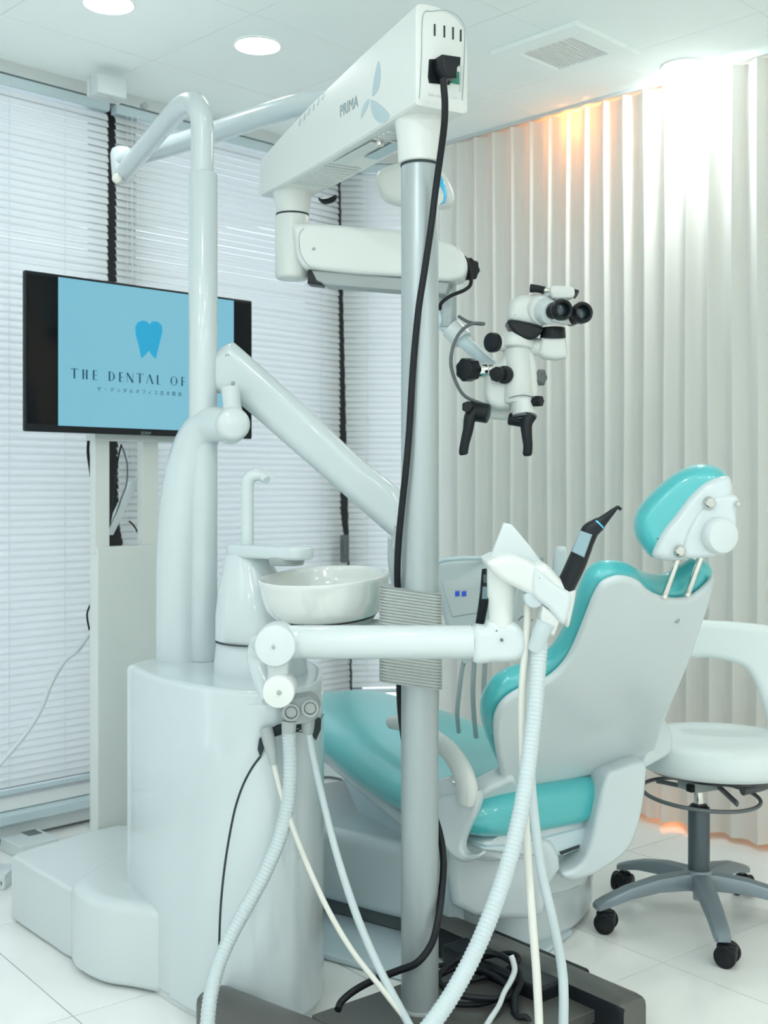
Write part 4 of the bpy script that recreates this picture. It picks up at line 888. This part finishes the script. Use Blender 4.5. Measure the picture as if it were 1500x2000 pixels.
pxslab('top_plate', [(1073, 566), (1080, 560), (1112, 562), (1120, 568), (1119, 582), (1104, 586), (1078, 584)], U(1095, 574, HD-0.05), VW, 0.02, 0.03, M['scope'], mi, ri=0.005, sm=2)
ptube('top_bracket', [(1050, 590, HD-0.02), (1066, 576, HD-0.03), (1080, 574, HD-0.04)], [0.010, 0.010, 0.008], M['arm'], mi, segs=16)
ptube('pupil_adjuster', [(1036, 563, HD-0.03), (1050, 564, HD-0.035), (1064, 567, HD-0.04)], [0.0105, 0.009, 0.009], M['black'], mi, segs=18)
ptube('adjuster_shaft', [(1062, 566, HD-0.04), (1076, 568, HD-0.04)], 0.006, M['chrome'], mi, segs=14)
ptube('adjuster_end', [(1116, 570, HD-0.05), (1126, 575, HD-0.055)], [0.009, 0.0115], M['black'], mi, segs=16)
# knobs
cyl('knob_shaft', U(925, 724, HD-0.02), U(972, 724, HD-0.005), 0.0175, M['chrome'], mi, segs=30)
cyl('shaft_ring', U(948, 724, HD-0.012), U(951, 724, HD-0.011), 0.0195, M['arm'], mi, segs=30)
star('friction_knob', U(926, 722, HD-0.02), U(904, 722, HD-0.045), 0.0285, M['black'], mi, 7, 0.10)
star('zoom_knob', U(985, 731, HD-0.02), U(968, 731, HD-0.06), 0.0180, M['black'], mi, 8, 0.08)
cyl('knob_base', U(992, 733, HD-0.01), U(984, 732, HD-0.045), 0.0215, M['black'], mi, segs=28)
star('side_knob', U(1048, 737, HD), U(1062, 737, HD-0.012), 0.0205, M['dgrey'], mi, 5, 0.2)
star('fine_focus_knob', U(1042, 784, HD-0.045), U(1058, 783, HD-0.060), 0.0135, M['black'], mi, 6, 0.16)
# handles
for (hx, hy), grip in (((934, 806), [(928, 800, HD-0.03), (918, 815, HD-0.04), (914, 840, HD-0.045), (908, 865, HD-0.045), (905, 884, HD-0.045)]), ((1012, 822), [(1034, 812, HD-0.05), (1028, 828, HD-0.055), (1029, 850, HD-0.06), (1031, 870, HD-0.06), (1030, 886, HD-0.06)])):
    dxx = 20
    cyl('handle_hub', U(hx-dxx+2, hy-4, HD-0.02), U(hx+dxx, hy+2, HD-0.035), 0.0235 if hx < 1000 else 0.015, M['black'], mi, segs=28)
    ptube('handle_grip', grip+[(grip[-1][0], grip[-1][1]+5, grip[-1][2])], [0.0175, 0.0145, 0.0125, 0.0112, 0.0112, 0.0065], M['black'], mi, smooth=5, segs=20)
star('handle_knob', U(915, 796, HD-0.04), U(912, 794, HD-0.055), 0.014, M['black'], mi, 5, 0.15)
# grey ribbed wrap round the pole
wp = bmesh.new(); wc = V((0.0535, 2.352, 0)); nwr = 31; z0_, z1_ = 0.724, 0.914
outl = []
for cx, cy, a0 in ((0.047, 0.032, 0), (-0.047, 0.032, 90), (-0.047, -0.032, 180), (0.047, -0.032, 270)):
    for k in range(6): a = math.radians(a0+k*18); outl.append((cx+0.016*math.cos(a), cy+0.016*math.sin(a)))
rg = []
for i in range(nwr*4+1):
    z = z0_+(z1_-z0_)*i/(nwr*4); g_ = (1.0, 0.985, 0.94, 0.97)[i % 4]; tilt = 0.008
    rg.append([wp.verts.new(V((wc.x+x*g_, wc.y+y*g_, z-tilt*(x/0.06)))) for x, y in outl])
for i in range(len(rg)-1):
    for k in range(len(outl)): q = (k+1) % len(outl); wp.faces.new((rg[i][k], rg[i][q], rg[i+1][q], rg[i+1][k]))
wp.faces.new(rg[0]); wp.faces.new(rg[-1])
fin('cable_wrap', wp, M['wrap'], mi, angle=80)
# base: two legs and a cross plate
def leg(a, b, wdt, z0, z1, name):
    """leg along a-b (xy, centre line), rounded top, all in one dark grey metal"""
    X = (b-a).normalized(); Y = Z.cross(X); L = (b-a).length; c = (a+b)/2
    bm = bmesh.new(); prof = []
    hw = wdt/2
    for x_, z_ in ((-hw, z0), (-hw, z1-0.022)): prof.append((x_, z_))
    for k in range(1, 8): t_ = math.pi*k/8; prof.append((-hw*math.cos(t_)*1.0, z1-0.022+0.022*math.sin(t_)**0.7))
    for x_, z_ in ((hw, z1-0.022), (hw, z0)): prof.append((x_, z_))
    rgs = []
    for i, (s_, k_) in enumerate(((0, 0.86), (0.008, 0.96), (0.02, 1.0), (L-0.02, 1.0), (L-0.008, 0.96), (L, 0.86))):
        rgs.append([bm.verts.new(a+X*s_+Y*x_*k_+Z*(z0+(z_-z0)*(0.6+0.4*k_))) for x_, z_ in prof])
    nn_ = len(prof)
    for i in range(len(rgs)-1):
        for k in range(nn_): q = (k+1) % nn_; bm.faces.new((rgs[i][k], rgs[i][q], rgs[i+1][q], rgs[i+1][k]))
    bm.faces.new(rgs[0]); bm.faces.new(rgs[-1][::-1]); return fin(name, bm, M['base'], mi, angle=38)
rA = V((0.499, 2.315, 0)); rB = V((0.08, 2.83, 0)); rX = (rB-rA).normalized()
lg = leg(rA, rB, 0.080, 0.028, 0.104, 'base_leg'); lg.data.materials.append(M['black'])
for pl in lg.data.polygons:
    if abs(pl.normal.z) < 0.3 and abs(pl.normal.dot(rX)) < 0.5 and pl.normal.x < 0: pl.material_index = 1  # left-facing sides of this leg are coloured black
lA = V((-0.355, 2.365, 0)); lB = V((-0.05, 2.125, 0)); lX = (lB-lA).normalized()
leg(lA, lA+lX*0.62, 0.082, 0.028, 0.106, 'base_leg')
pd = V((0.78, 0.626, 0)).normalized(); pe = V((0.626, -0.78, 0)).normalized(); pc = V((0.034, 2.467, 0))
box('base_plate', pc+pd*0.03+pe*0.17+Z*0.053, (pd, pe, Z), (0.52, 0.34, 0.026), M['base'], mi, 0.004)
box('base_shroud', pc+pd*0.24+pe*0.10+Z*0.075, (rX, Z.cross(rX), Z), (0.30, 0.16, 0.04), M['black'], mi, 0.01)
for c in (rA+rX*0.05, rB-rX*0.05, lA+lX*0.05, lA+lX*0.56):
    ca = cyl('caster', V((c.x-0.014, c.y, 0.025)), V((c.x+0.014, c.y, 0.025)), 0.0245, M['rubber'], mi)
    cyl('caster_stem', V((c.x, c.y, 0.03)), V((c.x, c.y, 0.06)), 0.008, M['grey'], ca)
# power cord of the microscope, plug to floor
pcd = thing('power_cable', 'long black power cord plugged into the arm end and hanging down the grey pole', 'cord', U(862, 150, 2.24))
def plug_box(px, O_off, a, b): return pxslab('plug', px, EO, EN, a, b, M['black'], pcd, ri=0.004, segs=3)
plug_box([(846, 117), (882, 122), (881, 138), (875, 142), (874, 162), (857, 164), (846, 140)], 0, 0.036, -0.0012)
cd_p = [(866, 155, 2.228), (867, 172, 2.226), (869, 200, 2.228), (868, 240, 2.24), (862, 290, 2.262), (855, 340, 2.288), (849, 385, 2.298), (841, 450, 2.298), (829, 530, 2.298), (818, 600, 2.298), (809, 690, 2.300), (804, 760, 2.302), (800, 830, 2.304), (794, 905, 2.306), (786, 980, 2.316), (779, 1050, 2.325), (776, 1110, 2.33), (777, 1160, 2.34)]
ptube('cord', cd_p, 0.0068, M['rubber'], pcd, smooth=6, segs=12)
ptube('cord', [(781, 1325, 2.36), (781, 1360, 2.39), (786, 1420, 2.41), (800, 1490, 2.42), (835, 1560, 2.41), (858, 1625, 2.39), (866, 1680, 2.37), (863, 1740, 2.345), (855, 1800, 2.31), (842, 1845, 2.295), (815, 1880, 2.288), (780, 1895, 2.30), (735, 1912, 2.32), (695, 1933, 2.33), (668, 1955, 2.32), (660, 1972, 2.30)], 0.0072, M['rubber'], pcd, smooth=6, segs=12)
ptube('cord_coil', [(858, 1905, 2.45), (890, 1890, 2.48), (935, 1893, 2.48), (975, 1912, 2.44), (998, 1935, 2.40), (990, 1950, 2.37), (950, 1950, 2.35), (905, 1945, 2.35), (870, 1930, 2.38), (858, 1905, 2.42), (900, 1870, 2.48), (960, 1862, 2.5), (1000, 1880, 2.46), (1018, 1915, 2.41), (1005, 1950, 2.36), (1010, 1985, 2.31), (1030, 1990, 2.3), (1045, 2040, 2.28)], 0.0068, M['rubber'], pcd, smooth=6, segs=10)
pcb = thing('cable_bundle', 'black cables coiled on the microscope base behind the pole', 'cable', U(930, 1900, 2.45))
ptube('coil', [(856, 1886, 2.50), (900, 1880, 2.52), (950, 1868, 2.52), (1000, 1862, 2.5), (1012, 1878, 2.48), (975, 1900, 2.48), (920, 1915, 2.45), (865, 1925, 2.43)], 0.0055, M['rubber'], pcb, smooth=6, segs=10)
ptube('coil', [(856, 1955, 2.38), (900, 1962, 2.36), (950, 1958, 2.36), (990, 1945, 2.38), (1003, 1975, 2.34), (985, 2005, 2.3), (945, 2020, 2.28)], 0.0062, M['rubber'], pcb, smooth=6, segs=10)
wt = thing('white_tube', 'short white bent tube end standing among the coiled black cables', 'tube', U(985, 1900, 2.4))
ptube('tubing', [(998, 1866, 2.42), (1003, 1880, 2.415), (1005, 1896, 2.41), (998, 1915, 2.40), (984, 1940, 2.36), (974, 1965, 2.33), (955, 1995, 2.29), (930, 2040, 2.26)], [0.0062, 0.0062, 0.0062, 0.0062, 0.0055, 0.0055, 0.0062, 0.0062], M['arm'], wt, smooth=5, segs=12)
# ------------------------------------------------------------------ dental chair
F = V((-0.5, 0.866, 0)); Wd = V((0.866, 0.5, 0)); C0 = V((0.177, 2.60, 0))
ch = thing('dental_chair', 'teal and white reclining dental chair seen from behind, headrest raised', 'dental chair', V((0.35, 2.9, 0)))
def CP(s, t, z): return C0+F*s+Wd*t+Z*z
# seat cushion: a long loft with rounded cross-section
def seat_loft(name, secs, m, par, n=28, pw=3.2):
    bm = bmesh.new(); rg = []
    for s, t0_, t1_, zb, zt in secs:
        cx, cz = (t0_+t1_)/2, (zb+zt)/2; hx, hz = (t1_-t0_)/2, (zt-zb)/2; r = []
        for k in range(n):
            a = 2*math.pi*k/n; c_, s_ = math.cos(a), math.sin(a)
            x = math.copysign(abs(c_)**(2/pw), c_)*hx; z = math.copysign(abs(s_)**(2/2.3), s_)*hz
            r.append(bm.verts.new(CP(s, cx+x, cz+z)))
        rg.append(r)
    for i in range(len(rg)-1):
        for k in range(n): q = (k+1) % n; bm.faces.new((rg[i][k], rg[i][q], rg[i+1][q], rg[i+1][k]))
    bm.faces.new(rg[0]); bm.faces.new(rg[-1][::-1]); return fin(name, bm, m, par, angle=60)
ss_ = []
for s, t0_, t1_, zb, zt in ((-0.035, 0.06, 0.40, 0.355, 0.385), (-0.03, 0.03, 0.44, 0.335, 0.405), (-0.01, 0.0, 0.475, 0.322, 0.425), (0.03, -0.015, 0.50, 0.315, 0.432), (0.12, -0.02, 0.52, 0.308, 0.430), (0.3, -0.02, 0.53, 0.302, 0.425), (0.5, -0.015, 0.52, 0.318, 0.435), (0.7, 0.0, 0.50, 0.345, 0.458), (0.95, 0.02, 0.47, 0.365, 0.47), (1.1, 0.04, 0.45, 0.375, 0.47), (1.18, 0.09, 0.40, 0.39, 0.455), (1.20, 0.15, 0.34, 0.40, 0.44)):
    ss_.append((s, t0_, t1_, zb, zt))
sm2 = cr([V((a, b, c)) for a, b, c, d, e in ss_], 3, closed=False); sm3 = cr([V((d, e, 0)) for a, b, c, d, e in ss_], 3, closed=False)
seat_loft('seat_cushion', [(p.x, p.y, p.z, q.x, q.y) for p, q in zip(sm2, sm3)], M['teal'], ch)
seat_loft('seat_pan', [(-0.01, 0.06, 0.44, 0.27, 0.335), (0.02, 0.03, 0.47, 0.26, 0.335), (0.3, 0.02, 0.49, 0.25, 0.33), (0.6, 0.04, 0.47, 0.29, 0.36), (0.95, 0.06, 0.44, 0.34, 0.385), (1.12, 0.09, 0.40, 0.36, 0.40)], M['shell'], ch, pw=5)
# leg-rest side skirt (the sloping panel seen left of the pole)
kO = CP(0.3, 0.05, 0.3)
pxslab('side_skirt', [(668, 1520), (720, 1550), (800, 1600), (872, 1640), (876, 1810), (810, 1800), (775, 1740), (745, 1690), (712, 1620), (690, 1572)], kO, -Wd, 0.0, 0.05, M['blue'], ch, ri=0.01)
# chair base
bp_ = [V((-0.35, 3.12, 0)), V((-0.152, 2.983, 0)), V((0.039, 2.846, 0)), V((0.16, 2.79, 0)), V((0.28, 2.79, 0)), V((0.365, 2.835, 0)), V((0.44, 2.90, 0)), V((0.52, 3.02, 0)), V((0.54, 3.15, 0)), V((0.30, 3.45, 0)), V((-0.10, 3.5, 0)), V((-0.32, 3.3, 0))]
slab('chair_base', cr(bp_, 5), Z, 0.245, -0.055, M['shell'], ch, ri=0.03, rz=0.03, segs=5)
slab('base_foot', cr([p+(V((0.12, 3.1, 0))-p)*0.12 for p in bp_], 4), Z, 0.06, -0.02, M['dgrey'], ch, ri=0.004)
slab('rear_cover', cr([V((0.12, 2.98, 0)), V((0.17, 2.83, 0)), V((0.26, 2.785, 0)), V((0.345, 2.80, 0)), V((0.435, 2.865, 0)), V((0.520, 2.995, 0)), V((0.545, 3.16, 0)), V((0.35, 3.3, 0)), V((0.18, 3.2, 0))], 5), Z, 0.255, -0.008, M['shell'], ch, ri=0.02, segs=4)
# painted floor plate under the base
g1 = V((0.83, -0.55, 0)).normalized(); fpn = Uz(638, 1863, 0.018)
fpts = [fpn-g1*0.25, fpn+g1*0.42, fpn+g1*0.42+V((0.46, 0.70, 0))*0.55, fpn-g1*0.25+V((0.46, 0.70, 0))*0.75]
slab('floor_plate', fpts, Z, 0.0, 0.016, M['blue'], ch, ri=0.006, segs=3)
# link column between base and seat
slab('lift_housing', cr([CP(0.08, 0.10, 0), CP(0.02, 0.25, 0), CP(0.08, 0.42, 0), CP(0.45, 0.42, 0), CP(0.5, 0.25, 0), CP(0.45, 0.10, 0)], 5), Z, 0.33, -0.15, M['shell'], ch, ri=0.02, segs=4)
pxslab('lift_skirt', [(880, 1640), (905, 1658), (1000, 1655), (1062, 1640), (1085, 1660), (1095, 1700), (1065, 1745), (1062, 1790), (980, 1800), (884, 1770)], CP(0.03, 0.10, 0.3), VW, 0.0, 0.12, M['shell'], ch, ri=0.02, segs=5, sm=2)
# backrest
th = math.radians(38)
Bv = (-F*math.sin(th)+Z*math.cos(th)).normalized(); BN = (-F*math.cos(th)-Z*math.sin(th)).normalized()
BO = V((0.393, 2.725, 0.45))
shell = [(985, 1541), (974, 1500), (965, 1455), (962, 1412), (968, 1385), (985, 1362), (1015, 1343), (1052, 1330), (1080, 1312), (1104, 1285), (1122, 1250), (1140, 1205), (1158, 1160), (1175, 1135), (1200, 1124), (1225, 1124), (1245, 1132), (1262, 1148), (1285, 1160), (1318, 1166), (1350, 1160), (1376, 1140), (1390, 1122), (1388, 1150), (1376, 1190), (1362, 1230), (1345, 1280), (1325, 1330), (1305, 1375), (1288, 1420), (1275, 1460), (1262, 1478), (1225, 1492), (1180, 1503), (1100, 1520), (1030, 1534)]
pts_ = cr([Up(x, y, BO, BN) for x, y in shell], 4)
slab('backrest_shell', pts_, BN, 0.012, 0.006, M['shell'], ch, ri=0.012, rz=0.009, segs=6)
cush = [(1000, 1538), (975, 1495), (955, 1450), (943, 1405), (945, 1375), (962, 1345), (990, 1322), (1030, 1306), (1062, 1294), (1088, 1270), (1108, 1235), (1124, 1195), (1140, 1150), (1158, 1122), (1185, 1106), (1212, 1104), (1238, 1110), (1262, 1124), (1290, 1131), (1318, 1128), (1345, 1112), (1368, 1099), (1386, 1104), (1384, 1125), (1370, 1160), (1350, 1220), (1320, 1300), (1290, 1380), (1262, 1440), (1240, 1475), (1150, 1505), (1060, 1525)]
O2 = BO-BN*0.033
pts_ = cr([Up(x, y, O2, BN) for x, y in cush], 4)
slab('backrest_cushion', pts_, BN, 0.028, 0.034, M['teal'], ch, ri=0.028, rz=0.028, segs=8)
def bp3(x, y, o=0.0): return Up(x, y, BO+BN*o, BN)
cyl('shell_screw', bp3(1322, 1212, 0.0115), bp3(1322, 1212, 0.0135), 0.0065, M['grey'], ch)
# headrest rods
hD = 2.40
for x0_, y0_, x1_, y1_ in ((1297, 1166, 1329, 1075), (1342, 1162, 1370, 1085)):
    a_ = bp3(x0_, y0_, 0.010); b_ = U(x1_, y1_, a_.y-0.035)
    cyl('headrest_rod', a_, b_, 0.0066, M['chrome'], ch, segs=24)
    cyl('rod_collar', a_-(b_-a_)*0.02, a_+(b_-a_)*0.09, 0.0082, M['chrome'], ch, segs=24, r2=0.007)
HV = V((-0.25, -0.96, 0.05)).normalized(); HO = U(1340, 1010, 2.42)
hc = [(1274, 1088), (1256, 1070), (1243, 1050), (1238, 1027), (1242, 1005), (1256, 982), (1282, 955), (1312, 930), (1342, 914), (1370, 908), (1398, 913), (1416, 926), (1425, 942), (1424, 975), (1414, 1015), (1392, 1050), (1355, 1075), (1310, 1087)]
pxslab('headrest_cushion', hc, HO, HV, 0.085, 0.080, M['teal'], ch, ri=0.034, rz=0.055, segs=9, sm=5)
hs = [(1276, 1086), (1281, 1064), (1296, 1036), (1320, 1006), (1346, 972), (1372, 948), (1398, 936), (1420, 934), (1427, 946), (1429, 970), (1424, 1010), (1405, 1050), (1375, 1080), (1340, 1092), (1300, 1094)]
pxslab('headrest_shell', hs, HO+HV*0.012, HV, 0.088, 0.060, M['shell'], ch, ri=0.018, rz=0.022, segs=8, sm=4)
pxslab('headrest_bracket', [(1392, 972), (1410, 966), (1436, 968), (1443, 982), (1438, 1000), (1436, 1040), (1415, 1075), (1388, 1088), (1340, 1090), (1328, 1082), (1332, 1062), (1344, 1030), (1362, 1000), (1378, 985)], HO+HV*0.085, HV, 0.020, 0.06, M['shell'], ch, ri=0.012, segs=6, sm=4)
hk = Up(1404, 1046, HO+HV*0.10, HV)
kn = (HV+V((0.55, 0, -0.1))).normalized()
lathe('headrest_knob', [(0, 0), (0.036, 0), (0.0375, 0.003), (0.036, 0.016), (0.032, 0.022), (0.020, 0.0245), (0, 0.025)], hk-kn*0.004, kn, M['arm'], ch, 48)
for x_, y_, r_ in ((1385, 982, 0.0135), (1327, 1076, 0.0135), (1441, 984, 0.007)):
    c = Up(x_, y_, HO+HV*0.108, HV)
    lathe('pivot_ball', [(0, -r_), (r_*0.5, -r_*0.87), (r_*0.87, -r_*0.5), (r_, 0), (r_*0.87, r_*0.5), (r_*0.6, r_*0.82), (r_*0.55, r_*0.6), (0, r_*0.6)], c, (HV+V((0.3, 0, 0))).normalized(), M['chrome'], ch, 28)
# armrest on the near side
ar = [(762, 1411, 2.86), (785, 1413, 2.80), (815, 1422, 2.74), (850, 1443, 2.67), (880, 1470, 2.61), (902, 1505, 2.57), (912, 1540, 2.55), (908, 1568, 2.55)]
ptube('armrest', ar, [0.015, 0.019, 0.020, 0.0215, 0.0245, 0.0275, 0.029, 0.024], M['scope'], ch, smooth=6, segs=24, flat=0.75)
pxslab('armrest_support', [(893, 1548), (935, 1545), (938, 1570), (926, 1600), (912, 1630), (906, 1655), (918, 1668), (942, 1664), (940, 1674), (915, 1682), (895, 1676), (872, 1650), (850, 1600), (852, 1560)], U(900, 1600, 2.585), V((-0.5, -0.86, 0)).normalized(), 0.016, 0.02, M['shell'], ch, ri=0.009, segs=4, sm=2)
pxslab('hinge_cover', [(925, 1552), (945, 1535), (975, 1520), (1000, 1512), (1010, 1540), (990, 1556), (955, 1566), (932, 1574)], BO+BN*0.01, BN, 0.015, 0.03, M['shell'], ch, ri=0.010, segs=4, sm=3)
disc('armrest_hub', 868, 1560, 2.60, 38, 0.05, M['shell'], ch, N=V((-0.6, -0.8, 0)).normalized())
# L-shaped back support
lb = [(1178, 1512), (1200, 1500), (1252, 1484), (1256, 1520), (1250, 1570), (1238, 1620), (1222, 1655), (1195, 1680), (1160, 1702), (1120, 1716), (1096, 1712), (1094, 1700), (1120, 1690), (1138, 1668), (1150, 1630), (1160, 1580)]
pxslab('back_support', lb, CP(-0.075, 0.46, 0.3), (-F*0.8-Wd*0.2).normalized(), 0.02, 0.09, M['shell'], ch, ri=0.012, segs=5, sm=2)
pxslab('rear_tray', [(930, 1652), (1000, 1650), (1150, 1612), (1146, 1650), (1100, 1668), (1060, 1672), (1000, 1668)], CP(-0.01, 0.2, 0.3), (-F).normalized(), 0.01, 0.10, M['blue'], ch, ri=0.006)
pxslab('tray_slot', [(1093, 1664), (1132, 1650), (1130, 1656), (1096, 1669)], CP(-0.022, 0.2, 0.3), (-F).normalized(), 0.002, 0.004, M['gap'], ch, ri=0)
pxslab('grip_recess', [(1270, 1440), (1284, 1400), (1298, 1412), (1308, 1440), (1302, 1470), (1270, 1490), (1248, 1500), (1250, 1485)], CP(-0.02, 0.52, 0.3), (-F).normalized(), 0.015, 0.06, M['shell'], ch, ri=0.010, sm=3)
# ------------------------------------------------------------------ stool
SCn = V((0.8115, 3.0, 0))
st_ = thing('operator_stool', 'white padded operator stool on a blue grey five-arm base with black wheels', 'stool', SCn)
sc = U(1403, 1440, 3.02); sc.z = 0
lathe('seat', [(0, 0.392), (0.17, 0.392), (0.198, 0.397), (0.211, 0.412), (0.214, 0.435), (0.208, 0.458), (0.192, 0.470), (0.15, 0.474), (0.08, 0.472), (0, 0.471)], sc, Z, M['vinyl'], st_, 64)
lathe('seat_shell', [(0, 0.380), (0.14, 0.380), (0.178, 0.386), (0.190, 0.394), (0, 0.394)], sc, Z, M['black'], st_, 48)
def SZ(py, d=3.0): return EYE+(HOR-py)/FX*d
cyl('column', SCn+Z*0.105, SCn+Z*SZ(1578), 0.0275, M['stoolcol'], st_, segs=36)
cyl('column_cap', SCn+Z*(SZ(1578)-0.001), SCn+Z*(SZ(1578)+0.010), 0.0275, M['black'], st_, r2=0.022)
cyl('piston', SCn+Z*0.29, SCn+Z*0.36, 0.0135, M['chrome'], st_)
box('mechanism', SCn+Z*0.357+V((0, 0, 0)), (V((0.9, 0.43, 0)).normalized(), V((-0.43, 0.9, 0)).normalized(), Z), (0.085, 0.07, 0.032), M['grey'], st_, 0.005)
box('mechanism_slot', SCn+Z*0.353+V((-0.026, -0.038, 0)), (V((0.9, 0.43, 0)).normalized(), V((-0.43, 0.9, 0)).normalized(), Z), (0.028, 0.02, 0.018), M['black'], st_, 0.002)
rgc = U(1368, 1551, 3.0)
tube('lever_ring', [rgc+V((0.148*math.cos(2*math.pi*k/64), 0.148*math.sin(2*math.pi*k/64), -0.008*math.cos(2*math.pi*k/64)+0.004*math.sin(2*math.pi*k/64))) for k in range(65)], 0.0052, M['dgrey'], st_, segs=10)
ptube('ring_spoke', [(1404, 1537, 2.98), (1440, 1570, 2.88)], 0.0085, M['dgrey'], st_, segs=10, flat=0.5)
ptube('ring_spoke', [(1330, 1535, 3.05), (1282, 1525, 3.08)], 0.006, M['dgrey'], st_, segs=10, flat=0.5)
lathe('hub', [(0, 0.088), (0.040, 0.088), (0.043, 0.100), (0.040, 0.125), (0.032, 0.135), (0, 0.135)], SCn, Z, M['stool'], st_, 36)
cyl('hub_foot', SCn+Z*0.055, SCn+Z*0.09, 0.015, M['grey'], st_)
for k in range(5):
    a = math.radians(194+72*k); d_ = V((math.cos(a), math.sin(a), 0)); q_ = Z.cross(d_)
    bm = bmesh.new(); rgs = []
    for s_, zt, hgt, hw in ((0.0, 0.130, 0.045, 0.024), (0.05, 0.131, 0.042, 0.0235), (0.12, 0.124, 0.034, 0.022), (0.20, 0.106, 0.027, 0.021), (0.262, 0.084, 0.022, 0.020), (0.284, 0.074, 0.018, 0.018), (0.290, 0.070, 0.012, 0.012)):
        c = SCn+d_*s_
        rgs.append([bm.verts.new(c+q_*x_*hw+Z*(zt-y_*hgt)) for x_, y_ in ((-1, 1), (-1, 0.3), (-0.8, 0.07), (-0.4, 0), (0.4, 0), (0.8, 0.07), (1, 0.3), (1, 1))])
    for i in range(len(rgs)-1):
        for j in range(8): q = (j+1) % 8; bm.faces.new((rgs[i][j], rgs[i][q], rgs[i+1][q], rgs[i+1][j]))
    bm.faces.new(rgs[0]); bm.faces.new(rgs[-1]); fin('base_arm', bm, M['stool'], st_, angle=35)
    cp_ = SCn+d_*0.272; t_ = a+[0.9, -0.5, 1.6, 2.3, 0.4][k]; ax_ = V((math.cos(t_), math.sin(t_), 0)); fw = Z.cross(ax_)
    wc_ = cp_+fw*0.012
    ca = box('caster', wc_+Z*0.036, (fw, ax_, Z), (0.046, 0.034, 0.036), M['black'], st_, 0.010)
    for sg in (-1, 1):
        cyl('wheel', wc_+ax_*sg*0.010+Z*0.0265, wc_+ax_*sg*0.027+Z*0.0265, 0.0265, M['rubber'], ca, segs=32, bev=0.005)
        cyl('wheel_disc', wc_+ax_*sg*0.0265+Z*0.0265, wc_+ax_*sg*0.0285+Z*0.0265, 0.017, M['black'], ca, segs=24, bev=0.001)
    cyl('caster_stem', cp_+Z*0.045, cp_+Z*0.07, 0.008, M['grey'], ca)
bk = [(1340, 1216), (1400, 1213), (1460, 1217), (1520, 1226), (1575, 1245), (1590, 1300), (1585, 1400), (1570, 1480), (1500, 1490), (1498, 1410), (1484, 1360), (1470, 1325), (1452, 1302), (1425, 1291), (1385, 1284), (1335, 1280)]
pxslab('backrest', bk, U(1450, 1260, 3.12), V((-0.2, -0.98, 0)).normalized(), 0.022, 0.028, M['vinyl'], st_, ri=0.02, segs=6, sm=4)
ptube('backrest_bracket', [(1540, 1460, 3.1), (1520, 1520, 3.05), (1450, 1545, 3.0)], [0.02, 0.014, 0.012], M['dgrey'], st_, smooth=4)
# ------------------------------------------------------------------ low cabinet behind the chair
kc = V((-0.22, 4.12, 0))
cb_ = thing('side_cabinet', 'low white cabinet by the window behind the chair foot', 'cabinet', kc)
kz = EYE+(HOR-1535)/FX*3.98
bxo = U(672, 1572, 3.95)
box('top_panel', V((-0.20, 4.13, 0.075+0.0)), LEFT[0:1]+(NL, Z), (0.50, 0.36, 0.034), M['arm'], cb_, 0.006)
box('body', V((-0.20, 4.13, 0.034)), (LU, NL, Z), (0.48, 0.34, 0.050), M['hose'], cb_, 0.004)
cbl = thing('thin_cable', 'thin dark cable looped on top of the low white cabinet', 'cable', V((-0.2, 4.0, 0.1)))
tube('loop', [V((-0.24, 4.02, 0.096)), V((-0.20, 3.98, 0.096)), V((-0.15, 4.0, 0.096)), V((-0.145, 4.06, 0.096)), V((-0.19, 4.10, 0.096)), V((-0.25, 4.09, 0.096))], 0.004, M['dgrey'], cbl, smooth=6, segs=8)
